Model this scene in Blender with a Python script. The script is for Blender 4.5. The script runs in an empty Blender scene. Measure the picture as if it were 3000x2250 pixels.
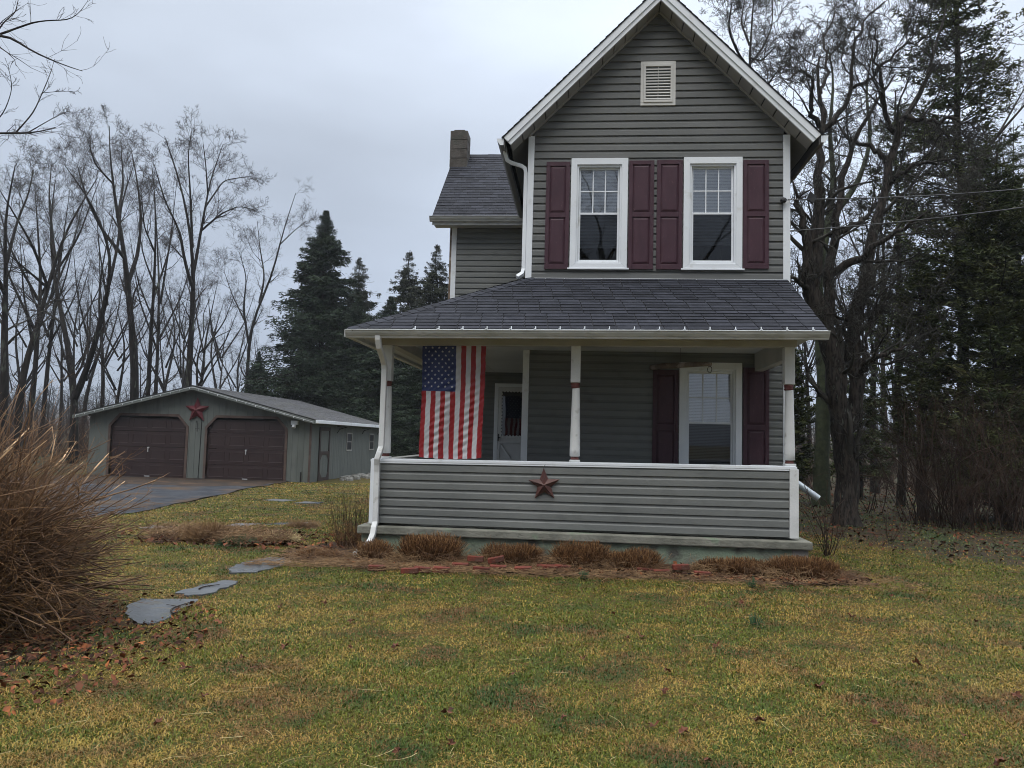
import bpy, math, random
import numpy as np
from mathutils import Vector
random.seed(7)
SC = bpy.context.scene
COL = SC.collection
PI = math.pi
# ------------------------------------------------------------------ camera model (3000x2250 picture units)
FPX, EYE, YAW, PITCH, ROLL = 2253.0, 1.6, 5.2, 4.2, 1.5
def rotm():
    y, p, r = map(math.radians, (YAW, 90 + PITCH, ROLL))
    Rz = lambda a: np.array([[math.cos(a), -math.sin(a), 0], [math.sin(a), math.cos(a), 0], [0, 0, 1]])
    Rx = lambda a: np.array([[1, 0, 0], [0, math.cos(a), -math.sin(a)], [0, math.sin(a), math.cos(a)]])
    return Rz(y) @ Rx(p) @ Rz(r)
RM = rotm()
def ray(px, py): return RM @ np.array([(px - 1500) / FPX, -(py - 1125) / FPX, -1.0])
def atY(q, Y):
    d = ray(*q); return np.array([0, 0, EYE]) + d * (Y / d[1])
def atX(q, X):
    d = ray(*q); return np.array([0, 0, EYE]) + d * (X / d[0])
def atZ(q, Z=0.0):
    d = ray(*q); return np.array([0, 0, EYE]) + d * ((Z - EYE) / d[2])
def D(x, y): return (x * 1.3562, y * 1.3562)
def c2(x, y): return (1000 + x * .3616, 800 + y * .3616)
def c6(x, y): return (800 + x * .4069, 1500 + y * .4069)
def c7(x, y): return (1600 + x * .4521, 1500 + y * .4521)
def cA(x, y): return (x * .7536, y * .7536)
def cR(x, y): return (2100 + x * .5425, y * .5425)
def cS(x, y): return (2200 + x * .5424, 800 + y * .5424)

# ------------------------------------------------------------------ materials
def lin(r, g, b):
    f = lambda c: (c / 255 / 12.92) if c <= 10.3 else ((c / 255 + .055) / 1.055) ** 2.4
    return (f(r), f(g), f(b), 1)
MATS = {}
def mat(name, c1, c2=None, scale=3.0, rough=.6, bump=0.0, bscale=40.0, spec=.4, rnd=0.0, c3=None, s3=1.0, t3=(.55, .65),
        stretch=(1, 1, 1), detail=6, metal=0.0, thr=(.35, .65), coord='Object', r2=None, transl=0.0, ctop=None):
    m = bpy.data.materials.new(name); m.use_nodes = True
    nt = m.node_tree; N = nt.nodes; L = nt.links; b = N['Principled BSDF']
    tc = N.new('ShaderNodeTexCoord'); mp = N.new('ShaderNodeMapping'); mp.inputs['Scale'].default_value = stretch
    L.new(tc.outputs[coord], mp.inputs[0])
    col = None
    def noise(s, d=detail):
        n = N.new('ShaderNodeTexNoise'); n.inputs['Scale'].default_value = s; n.inputs['Detail'].default_value = d
        L.new(mp.outputs[0], n.inputs[0]); return n.outputs[0]
    def mixc(fac, a, bb):
        x = N.new('ShaderNodeMix'); x.data_type = 'RGBA'
        if isinstance(fac, float): x.inputs[0].default_value = fac
        else: L.new(fac, x.inputs[0])
        for k, v in ((6, a), (7, bb)):
            if isinstance(v, tuple): x.inputs[k].default_value = v
            else: L.new(v, x.inputs[k])
        return x.outputs[2]
    def ramp(sock, lo, hi):
        r = N.new('ShaderNodeMapRange'); r.inputs[1].default_value = lo; r.inputs[2].default_value = hi
        L.new(sock, r.inputs[0]); return r.outputs[0]
    col = c1
    if c2: col = mixc(ramp(noise(scale), *thr), c1, c2)
    if c3: col = mixc(ramp(noise(s3, 4), *t3), col, c3)
    if rnd or ctop:
        at = N.new('ShaderNodeAttribute'); at.attribute_name = 'rnd'
    if ctop: col = mixc(ramp(at.outputs['Fac'], .55, 1.0), col, ctop)
    if rnd:
        h = N.new('ShaderNodeHueSaturation')
        if isinstance(col, tuple): h.inputs['Color'].default_value = col
        else: L.new(col, h.inputs['Color'])
        r = N.new('ShaderNodeMapRange'); r.inputs[3].default_value = 1 - rnd; r.inputs[4].default_value = 1 + rnd
        L.new(at.outputs['Fac'], r.inputs[0]); L.new(r.outputs[0], h.inputs['Value']); col = h.outputs[0]
    if isinstance(col, tuple): b.inputs['Base Color'].default_value = col
    else: L.new(col, b.inputs['Base Color'])
    b.inputs['Roughness'].default_value = rough
    if r2 is not None:
        r = N.new('ShaderNodeMapRange'); r.inputs[1].default_value = .42; r.inputs[2].default_value = .6
        r.inputs[3].default_value = rough; r.inputs[4].default_value = r2
        L.new(noise(1.3, 3), r.inputs[0]); L.new(r.outputs[0], b.inputs['Roughness'])
    b.inputs['Specular IOR Level'].default_value = spec; b.inputs['Metallic'].default_value = metal
    if bump:
        bp = N.new('ShaderNodeBump'); bp.inputs['Strength'].default_value = bump; bp.inputs['Distance'].default_value = .02
        L.new(noise(bscale), bp.inputs['Height']); L.new(bp.outputs[0], b.inputs['Normal'])
    if transl:
        t = N.new('ShaderNodeBsdfTranslucent'); ms = N.new('ShaderNodeMixShader'); ms.inputs[0].default_value = transl
        if isinstance(col, tuple): t.inputs[0].default_value = col
        else: L.new(col, t.inputs[0])
        L.new(b.outputs[0], ms.inputs[1]); L.new(t.outputs[0], ms.inputs[2]); L.new(ms.outputs[0], N['Material Output'].inputs[0])
    MATS[name] = m
    return m
def L3(r, g, b): return (r, g, b, 1)
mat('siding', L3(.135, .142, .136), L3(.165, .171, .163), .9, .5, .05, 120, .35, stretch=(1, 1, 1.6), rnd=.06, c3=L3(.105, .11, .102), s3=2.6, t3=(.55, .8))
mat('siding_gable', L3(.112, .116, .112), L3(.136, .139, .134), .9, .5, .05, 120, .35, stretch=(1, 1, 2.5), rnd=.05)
mat('trim', L3(.78, .81, .84), L3(.70, .73, .76), 1.2, .45, .04, 60, .4, c3=L3(.5, .5, .47), s3=5, t3=(.6, .85))
mat('trim_worn', L3(.70, .71, .71), L3(.58, .59, .58), 2.2, .55, .2, 50, .3, c3=L3(.32, .31, .28), s3=9, t3=(.62, .8))
mat('gutter', L3(.55, .56, .56), L3(.42, .43, .42), 2.0, .4, .04, 60, .4, c3=L3(.30, .30, .27), s3=6, t3=(.52, .8), stretch=(1, 1, 5))
mat('soffit', L3(.36, .35, .33), L3(.31, .30, .28), 1.5, .6, .03, 60, .3)
mat('porch_ceiling', L3(.55, .56, .55), L3(.48, .49, .48), 1.0, .6, .03, 50, .3)
mat('beam', L3(.42, .41, .38), L3(.34, .33, .30), 2.5, .6, .08, 50, .3)
mat('eave_metal', L3(.17, .165, .155), L3(.14, .135, .125), 1.5, .45, .03, 60, .4)
mat('shingle', L3(.024, .026, .034), L3(.036, .038, .048), 7, .8, .4, 300, .15, rnd=.30)
mat('shingle_light', L3(.085, .086, .095), L3(.115, .115, .12), 5, .7, .5, 200, .3, rnd=.25, c3=L3(.10, .10, .085), s3=1.5, t3=(.5, .7))
mat('roof_felt', L3(.018, .018, .02), rough=.9)
mat('maroon', L3(.046, .017, .027), L3(.062, .025, .037), 2.5, .5, .12, 70, .35, stretch=(3, 3, 1), c3=L3(.13, .07, .08), s3=14, t3=(.64, .8))
mat('maroon_ring', L3(.10, .025, .022), L3(.16, .06, .05), 9, .6, .2, 60)
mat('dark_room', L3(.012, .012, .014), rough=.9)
mat('blind', L3(.66, .69, .72), rough=.5)
mat('concrete', L3(.15, .15, .125), L3(.25, .245, .205), 3.5, .85, .6, 30, .2, c3=L3(.19, .245, .17), s3=3.6, t3=(.58, .66), r2=.55)
mat('foundation', L3(.18, .195, .155), L3(.23, .30, .215), 3.0, .85, .6, 35, .2, c3=L3(.10, .10, .085), s3=3.4, t3=(.52, .68))
mat('block_plain', L3(.30, .28, .26), L3(.22, .21, .19), 6, .9, .5, 40, .2)
mat('chimney_block', L3(.07, .062, .055), L3(.105, .095, .085), 7, .9, .8, 35, .2, rnd=.15, c3=L3(.07, .07, .06), s3=3)
mat('flag_red', L3(.33, .022, .026), L3(.27, .015, .020), 4, .45, .15, 60, .4, transl=.22)
mat('flag_white', L3(.60, .60, .62), L3(.52, .52, .54), 4, .45, .15, 60, .4, transl=.22)
mat('flag_blue', L3(.022, .035, .12), L3(.03, .045, .14), 4, .45, .15, 60, .4, transl=.15)
mat('rust_star', L3(.060, .020, .016), L3(.10, .038, .028), 7, .5, .2, 60, .5)
mat('red_star', L3(.13, .016, .024), L3(.10, .013, .018), 4, .42, .1, 60, .5)
mat('galvanised', L3(.42, .47, .50), L3(.34, .38, .41), 6, .35, .05, 60, .5, metal=.5)
mat('grey_plastic', L3(.55, .57, .57), L3(.5, .52, .52), 3, .4)
mat('black', L3(.015, .015, .016), rough=.5)
mat('dark_metal', L3(.04, .04, .042), rough=.4, metal=.5)
mat('garage_siding', L3(.118, .131, .120), L3(.135, .147, .134), 1.3, .7, .1, 60, .3, stretch=(3, 3, .6), rnd=.02, c3=L3(.105, .115, .105), s3=1.2)
mat('garage_trim', L3(.14, .155, .142), L3(.11, .123, .112), 2, .6, .1, 40)
mat('brown_trim', L3(.07, .045, .038), L3(.11, .075, .06), 4, .6, .15, 40)
mat('dark_trim', L3(.030, .018, .015), L3(.045, .028, .022), 4, .6, .15, 40)
mat('garage_door', L3(.030, .017, .017), L3(.038, .022, .021), 2, .42, .05, 60, .45)
mat('door_highlight', L3(.10, .075, .075), rough=.45)  # lighter brown, paints the highlight lines on the garage door panels
mat('white_door', L3(.62, .63, .64), L3(.55, .56, .57), 2, .45, .03, 50)
mat('bark', L3(.050, .042, .036), L3(.012, .010, .009), 7, .85, 1.0, 14, .2, stretch=(2.6, 2.6, .5), c3=L3(.10, .105, .088), s3=7, t3=(.6, .7), thr=(.42, .58))
mat('bark_far', L3(.024, .020, .018), L3(.011, .009, .008), 4, .9, .6, 10, .2, stretch=(2, 2, .5), c3=L3(.09, .10, .08), s3=2.5, t3=(.58, .72))
mat('twig', L3(.022, .017, .014), L3(.040, .031, .026), 1.4, .8, 0, 10, .25, rnd=.3)
mat('twig_lichen', L3(.020, .017, .014), L3(.052, .050, .042), 1.4, .8, 0, 10, .25, rnd=.35)
mat('ivy_bark', L3(.022, .030, .014), L3(.045, .055, .025), 8, .8, 1.0, 14)
mat('spruce_needles', L3(.013, .027, .015), L3(.027, .044, .020), .9, .7, 0, 10, .25, rnd=.45)
mat('spruce_thin', L3(.028, .036, .022), L3(.050, .055, .034), .9, .7, 0, 10, .25, rnd=.4)
mat('cedar_needles', L3(.034, .052, .016), L3(.068, .075, .022), 1.1, .7, 0, 10, .25, rnd=.5, c3=L3(.07, .042, .02), s3=.8, t3=(.6, .78))
mat('brush', L3(.035, .023, .017), L3(.065, .040, .028), .9, .8, 0, 10, .2, rnd=.4)
mat('bush_stem', L3(.25, .145, .075), L3(.10, .055, .032), 6, .6, 0, 10, .3, rnd=.45, ctop=L3(.58, .40, .24))
mat('bush_twig', L3(.17, .09, .042), L3(.30, .165, .065), 2, .6, 0, 10, .3, rnd=.5)
mat('straw_clump', L3(.075, .034, .015), L3(.15, .075, .032), 9, .7, 0, 10, .2, rnd=.55, ctop=L3(.27, .15, .065))
mat('straw', L3(.30, .19, .095), L3(.14, .078, .040), 3, .6, 0, 10, .25, rnd=.5)
mat('pale_straw', L3(.60, .50, .27), L3(.45, .34, .17), 3, .6, 0, 10, .25, rnd=.3)
mat('leaf', L3(.13, .045, .022), L3(.07, .032, .022), 5, .65, .3, 50, .2, rnd=.55, c3=L3(.24, .09, .03), s3=4, t3=(.56, .7))
mat('litter', L3(.12, .042, .020), L3(.045, .022, .014), 6, .75, 0, 50, .12, rnd=.75, c3=L3(.22, .075, .028), s3=7, t3=(.56, .64))
mat('ground_ivy', L3(.035, .055, .018), L3(.06, .085, .028), 2, .6, 0, 10, .35, rnd=.5)
mat('shoots', L3(.05, .11, .055), L3(.07, .14, .06), 3, .5, 0, 10, .3, rnd=.3)
mat('brick', L3(.17, .042, .027), L3(.10, .030, .022), 8, .8, .5, 50, .25, rnd=.25, c3=L3(.09, .05, .035), s3=9, t3=(.5, .7))
mat('flagstone', L3(.088, .096, .104), L3(.064, .069, .074), 3.5, .5, .3, 25, .5, r2=.22, c3=L3(.085, .08, .06), s3=4, t3=(.55, .7))
mat('asphalt', L3(.030, .033, .040), L3(.042, .046, .054), 1.2, .9, .4, 60, .15, r2=.5, c3=L3(.075, .050, .032), s3=.6, t3=(.52, .66), coord='Object')
mat('gravel_dirt', L3(.060, .040, .027), L3(.026, .023, .022), 1.6, .9, .8, 30, .15, c3=L3(.095, .060, .038), s3=1.2, t3=(.55, .7))
mat('bed_soil', L3(.060, .034, .020), L3(.030, .019, .013), 5, .95, .9, 30, .15, c3=L3(.12, .068, .038), s3=2.2, t3=(.5, .65))
mat('stone_rubble', L3(.26, .25, .23), L3(.15, .15, .135), 5, .8, .5, 30)
mat('wood_log', L3(.20, .15, .11), L3(.10, .07, .05), 7, .8, .5, 40, stretch=(1, 1, 1), c3=L3(.36, .30, .25), s3=4)
mat('hill', L3(.045, .042, .038), L3(.07, .062, .052), .05, .95)
mat('porch_floor', L3(.16, .16, .15), L3(.12, .12, .11), 3, .7)

def glass_mat(name, refl, dark):
    m = bpy.data.materials.new(name); m.use_nodes = True; nt = m.node_tree; N = nt.nodes; L = nt.links
    N.remove(N['Principled BSDF'])
    tr = N.new('ShaderNodeBsdfTransparent'); tr.inputs[0].default_value = dark
    gl = N.new('ShaderNodeBsdfGlossy'); gl.inputs['Roughness'].default_value = .015; gl.inputs['Color'].default_value = (.95, .97, 1, 1)
    fr = N.new('ShaderNodeFresnel'); fr.inputs[0].default_value = 1.5
    ad = N.new('ShaderNodeMath'); ad.operation = 'ADD'; ad.inputs[1].default_value = refl
    mx = N.new('ShaderNodeMixShader')
    no = N.new('ShaderNodeTexNoise'); no.inputs['Scale'].default_value = 2.2; no.inputs['Detail'].default_value = 1
    bp = N.new('ShaderNodeBump'); bp.inputs['Strength'].default_value = .07; bp.inputs['Distance'].default_value = .02
    tc = N.new('ShaderNodeTexCoord'); L.new(tc.outputs['Object'], no.inputs[0]); L.new(no.outputs[0], bp.inputs['Height'])
    L.new(bp.outputs[0], gl.inputs['Normal'])
    L.new(fr.outputs[0], ad.inputs[0]); L.new(ad.outputs[0], mx.inputs[0])
    L.new(tr.outputs[0], mx.inputs[1]); L.new(gl.outputs[0], mx.inputs[2]); L.new(mx.outputs[0], N['Material Output'].inputs[0])
    MATS[name] = m
glass_mat('glass', .22, (.92, .93, .95, 1))
glass_mat('glass_screened', .02, (.30, .31, .33, 1))
glass_mat('glass_door', .05, (.5, .52, .54, 1))

# ------------------------------------------------------------------ mesh helpers
ROOT = {}
def setp(o, label=None, cat=None, group=None, kind=None):
    if label: o['label'] = label
    if cat: o['category'] = cat
    if group: o['group'] = group
    if kind: o['kind'] = kind
    return o
def thing(name, label, cat, loc=(0, 0, 0), group=None):
    o = bpy.data.objects.new(name, None); COL.objects.link(o); o.location = loc; o.empty_display_size = .2
    ROOT[o.name] = tuple(loc)
    return setp(o, label, cat, group)
def origin_of(parent):
    p = parent
    while p.parent: p = p.parent
    return ROOT.get(p.name, (0, 0, 0))
class MB:
    def __init__(s): s.v = []; s.f = []; s.m = []; s.r = []; s.mats = []
    def mi(s, m):
        if m is None: return 0
        if m not in s.mats: s.mats.append(m)
        return s.mats.index(m)
    def face(s, pts, m=None, r=.5):
        i = len(s.v); s.v += [tuple(p) for p in pts]; s.f.append(tuple(range(i, i + len(pts)))); s.m.append(s.mi(m)); s.r.append(r)
    def solid(s, vs, fs, m=None, r=.5):
        i = len(s.v); s.v += [tuple(p) for p in vs]
        for f in fs: s.f.append(tuple(i + k for k in f)); s.m.append(s.mi(m)); s.r.append(r)
    def box(s, x0, x1, y0, y1, z0, z1, m=None, r=.5):
        if x0 > x1: x0, x1 = x1, x0
        if y0 > y1: y0, y1 = y1, y0
        if z0 > z1: z0, z1 = z1, z0
        s.solid([(x0, y0, z0), (x1, y0, z0), (x1, y1, z0), (x0, y1, z0), (x0, y0, z1), (x1, y0, z1), (x1, y1, z1), (x0, y1, z1)],
                [(0, 3, 2, 1), (4, 5, 6, 7), (0, 1, 5, 4), (1, 2, 6, 5), (2, 3, 7, 6), (3, 0, 4, 7)], m, r)
    def prism(s, poly, fa, fb, m=None, r=.5):      # poly list of 2d; fa/fb map 2d -> 3d at both ends
        n = len(poly); a = [fa(*p) for p in poly]; b = [fb(*p) for p in poly]
        s.solid(a + b, [tuple(range(n))[::-1], tuple(range(n, 2 * n))] + [(i, (i + 1) % n, n + (i + 1) % n, n + i) for i in range(n)], m, r)
    def tube(s, pts, rad, n=8, m=None, r=.5, sx=1, rect=None):
        pts = [Vector(p) for p in pts]; K = len(pts)
        if not hasattr(rad, '__len__'): rad = [rad] * K
        i0 = len(s.v); prev = None
        for k in range(K):
            t = (pts[min(k + 1, K - 1)] - pts[max(k - 1, 0)]).normalized()
            if rect:                                # rectangular pipe: keep one axis along X
                u = (Vector((1, 0, 0)) - t * t.x)
                u = u.normalized() if u.length > .2 else Vector((0, 1, 0)); w = t.cross(u).normalized()
                for a, b in ((-1, -1), (1, -1), (1, 1), (-1, 1)): s.v.append(tuple(pts[k] + u * a * rect[0] / 2 + w * b * rect[1] / 2))
            else:
                ref = Vector((0, 0, 1)) if abs(t.z) < .9 else Vector((1, 0, 0))
                u = t.cross(ref).normalized(); w = u.cross(t).normalized()
                for j in range(n):
                    a = 2 * PI * j / n; s.v.append(tuple(pts[k] + (u * math.cos(a) + w * math.sin(a)) * rad[k]))
        q = 4 if rect else n
        for k in range(K - 1):
            for j in range(q):
                s.f.append((i0 + k * q + j, i0 + k * q + (j + 1) % q, i0 + (k + 1) * q + (j + 1) % q, i0 + (k + 1) * q + j)); s.m.append(s.mi(m)); s.r.append(r)
        s.f.append(tuple(i0 + j for j in range(q))[::-1]); s.m.append(s.mi(m)); s.r.append(r)
        s.f.append(tuple(i0 + (K - 1) * q + j for j in range(q))); s.m.append(s.mi(m)); s.r.append(r)
    def lathe(s, x, y, prof, n=16, m=None):
        i0 = len(s.v)
        for z, r in prof:
            for j in range(n):
                a = 2 * PI * j / n; s.v.append((x + r * math.cos(a), y + r * math.sin(a), z))
        for k in range(len(prof) - 1):
            for j in range(n):
                s.f.append((i0 + k * n + j, i0 + k * n + (j + 1) % n, i0 + (k + 1) * n + (j + 1) % n, i0 + (k + 1) * n + j)); s.m.append(s.mi(m)); s.r.append(.5)
        s.f.append(tuple(i0 + j for j in range(n))[::-1]); s.m.append(s.mi(m)); s.r.append(.5)
        s.f.append(tuple(i0 + (len(prof) - 1) * n + j for j in range(n))); s.m.append(s.mi(m)); s.r.append(.5)
    def build(s, name, mats=None, parent=None, bevel=0, smooth=False, warp=None, label=None):
        o0 = origin_of(parent) if parent else (0, 0, 0)
        vs = s.v
        if warp: vs = [warp(*p) for p in vs]
        me = bpy.data.meshes.new(name)
        me.from_pydata([(p[0] - o0[0], p[1] - o0[1], p[2] - o0[2]) for p in vs], [], s.f)
        names = s.mats if s.mats else [mats]
        if mats and s.mats and s.mats[0] is None: names[0] = mats
        for n_ in names: me.materials.append(MATS[n_])
        me.polygons.foreach_set('material_index', s.m)
        a = me.attributes.new('rnd', 'FLOAT', 'FACE'); a.data.foreach_set('value', s.r)
        if smooth: me.polygons.foreach_set('use_smooth', [True] * len(s.f))
        me.update(); o = bpy.data.objects.new(name, me); COL.objects.link(o)
        if parent: o.parent = parent
        if bevel:
            b = o.modifiers.new('bevel', 'BEVEL'); b.width = bevel; b.segments = 2; b.limit_method = 'ANGLE'
        if label: o['label'] = label
        return o
def npmesh(name, V, F, k, matname, parent=None, rnd=None, smooth=False, vrnd=None):
    """V (n,3), F (m,k) numpy arrays, world coordinates"""
    o0 = np.array(origin_of(parent)) if parent else np.zeros(3)
    V = (V - o0).astype(np.float32); me = bpy.data.meshes.new(name); n, m = len(V), len(F)
    me.vertices.add(n); me.vertices.foreach_set('co', V.ravel())
    me.loops.add(m * k); me.loops.foreach_set('vertex_index', F.astype(np.int32).ravel())
    me.polygons.add(m); me.polygons.foreach_set('loop_start', np.arange(0, m * k, k, dtype=np.int32))
    me.materials.append(MATS[matname])
    if rnd is not None:
        a = me.attributes.new('rnd', 'FLOAT', 'FACE'); a.data.foreach_set('value', rnd.astype(np.float32))
    if vrnd is not None:
        a = me.attributes.new('rnd', 'FLOAT', 'POINT'); a.data.foreach_set('value', vrnd.astype(np.float32))
    if smooth: me.polygons.foreach_set('use_smooth', np.ones(m, dtype=bool))
    me.update(calc_edges=True); me.validate()
    o = bpy.data.objects.new(name, me); COL.objects.link(o)
    if parent: o.parent = parent
    return o
def dup(o, loc=None, rz=0, sc=1, label=None, cat=None, group=None, parent=None):
    c = o.copy(); COL.objects.link(c)
    if parent is not None: c.parent = parent
    else:
        if loc is not None: c.location = loc
        c.rotation_euler = (0, 0, rz); c.scale = (sc, sc, sc) if not hasattr(sc, '__len__') else sc
        if label: c['label'] = label
        if cat: c['category'] = cat
        if group: c['group'] = group
    for ch in [x for x in o.children]: dup(ch, parent=c)
    return c
def nrm(a): return a / np.maximum(np.linalg.norm(a, axis=-1, keepdims=True), 1e-9)

# ------------------------------------------------------------------ branches
def grow(S, Dr, Ln, K, wander, up, rg):
    P = [S]; d = nrm(Dr); st = (Ln / (K - 1))[:, None]
    for k in range(K - 1):
        d = nrm(d + rg.normal(0, wander, d.shape) + np.array([0, 0, up])); P.append(P[-1] + d * st)
    return np.stack(P, 1)
def tubes(P, R, S):
    N, K, _ = P.shape
    T = np.empty_like(P); T[:, 1:-1] = P[:, 2:] - P[:, :-2]; T[:, 0] = P[:, 1] - P[:, 0]; T[:, -1] = P[:, -1] - P[:, -2]; T = nrm(T)
    mean = nrm(P[:, -1] - P[:, 0]); ref = np.where(np.abs(mean[:, 2:3]) < .8, np.array([[0, 0, 1.]]), np.array([[1., 0, 0]]))[:, None, :]
    U = nrm(np.cross(T, np.broadcast_to(ref, T.shape))); W = np.cross(U, T)
    a = np.arange(S) * 2 * PI / S
    V = P[:, :, None, :] + R[:, :, None, None] * (U[:, :, None, :] * np.cos(a)[None, None, :, None] + W[:, :, None, :] * np.sin(a)[None, None, :, None])
    idx = np.arange(N * K * S).reshape(N, K, S)
    A = idx[:, :-1]; B = idx[:, 1:]
    F = np.stack([A, np.roll(A, -1, 2), np.roll(B, -1, 2), B], -1).reshape(-1, 4)
    return V.reshape(-1, 3), F
def kids(P, R, n, t0, t1, ang, ratio, K, wander, up, rg, taper=.25, rmul=.55, lmax=None, Lp=None, rmin=0.002):
    N, Kp, _ = P.shape
    if Lp is None: Lp = np.linalg.norm(np.diff(P, axis=1), axis=-1).sum(1)
    t = rg.uniform(t0, t1, (N, n)); t[:, 0] = t1
    x = t * (Kp - 1); i = np.minimum(x.astype(int), Kp - 2); fr = (x - i)[..., None]
    ii = np.arange(N)[:, None]
    S = P[ii, i] * (1 - fr) + P[ii, i + 1] * fr
    T = nrm(P[ii, i + 1] - P[ii, i]); r = (R[ii, i] * (1 - fr[..., 0]) + R[ii, i + 1] * fr[..., 0])
    q = nrm(rg.normal(0, 1, T.shape)); q = nrm(q - (q * T).sum(-1, keepdims=True) * T)
    a = np.radians(rg.uniform(ang[0], ang[1], (N, n)))[..., None]
    Dr = T * np.cos(a) + q * np.sin(a)
    Ln = Lp[:, None] * ratio * rg.uniform(.65, 1.25, (N, n)) * (1.15 - .55 * t)
    S = S.reshape(-1, 3); Dr = Dr.reshape(-1, 3); Ln = Ln.reshape(-1)
    if lmax: Ln = np.minimum(Ln, lmax)
    r0 = np.maximum((r * rmul * rg.uniform(.6, 1, r.shape)).reshape(-1), rmin)
    P2 = grow(S, Dr, Ln, K, wander, up, rg)
    R2 = r0[:, None] * np.linspace(1, taper, K)[None, :]
    return P2, np.maximum(R2, rmin * .6), Ln
def resample(pts, K):
    pts = np.array(pts, float); d = np.r_[0, np.cumsum(np.linalg.norm(np.diff(pts, axis=0), axis=1))]
    # smooth by Catmull-like dense interpolation
    t = np.linspace(0, d[-1], K); out = np.stack([np.interp(t, d, pts[:, k]) for k in range(3)], 1)
    for _ in range(2): out[1:-1] = (out[:-2] + 2 * out[1:-1] + out[2:]) / 4
    return out
def bare_tree(name, label, guides, loc, seed, lv, cat='tree', group=None, wood='bark_far', twig='twig', L1=None, wander=.12, up=.05, rmin=.006, wob=0.0):
    """guides: (pts, r0, r1); lv: list of (n, t0, ratio, K, sides)"""
    rg = np.random.default_rng(seed); t = thing(name, label, cat, loc, group)
    KG = 16; P = []; R = []
    for pts, r0, r1 in guides:
        p = resample(pts, KG)
        if wob: p[1:-1] += rg.normal(0, wob, (KG - 2, 3))
        P.append(p); R.append(np.linspace(r0, r1, KG) ** 1.0)
    P = np.array(P); R = np.array(R)
    R[:, 0] *= np.where(P[:, 0, 2] < .3, 1.3, 1.0); R[:, 1] *= np.where(P[:, 0, 2] < .3, 1.08, 1.0)
    V, F = tubes(P, R, 12)
    cen = np.repeat(P.reshape(-1, 3), 12, 0); V = cen + (V - cen) * rg.uniform(.86, 1.14, (len(V), 1)); npmesh('trunk', V, F, 4, wood, t, rg.uniform(0, 1, len(F)), True)
    Lp = np.full(len(P), L1) if L1 else None
    VV = []; FF = []; off = 0; prm = []
    for k, (n, t0, ratio, K, S) in enumerate(lv):
        P, R, Lp = kids(P, R, n, t0, .99, (22, 52) if k < 2 else (22, 65), ratio, K, wander * (1 + .4 * k), up, rg, Lp=Lp, rmin=rmin, rmul=.6)
        V, F = tubes(P, R, S); VV.append(V); FF.append(F + off); off += len(V)
    V = np.concatenate(VV); F = np.concatenate(FF)
    npmesh('crown', V, F, 4, twig, t, rg.uniform(0, 1, len(F)), True)
    return t
def tris(C, Dr, Ln, Wd, rg):
    n = len(C); q = nrm(rg.normal(0, 1, C.shape)); q = nrm(np.cross(q, Dr))
    V = np.stack([C - q * Wd[:, None], C + q * Wd[:, None], C + Dr * Ln[:, None]], 1).reshape(-1, 3)
    return V, np.arange(n * 3).reshape(-1, 3)
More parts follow.
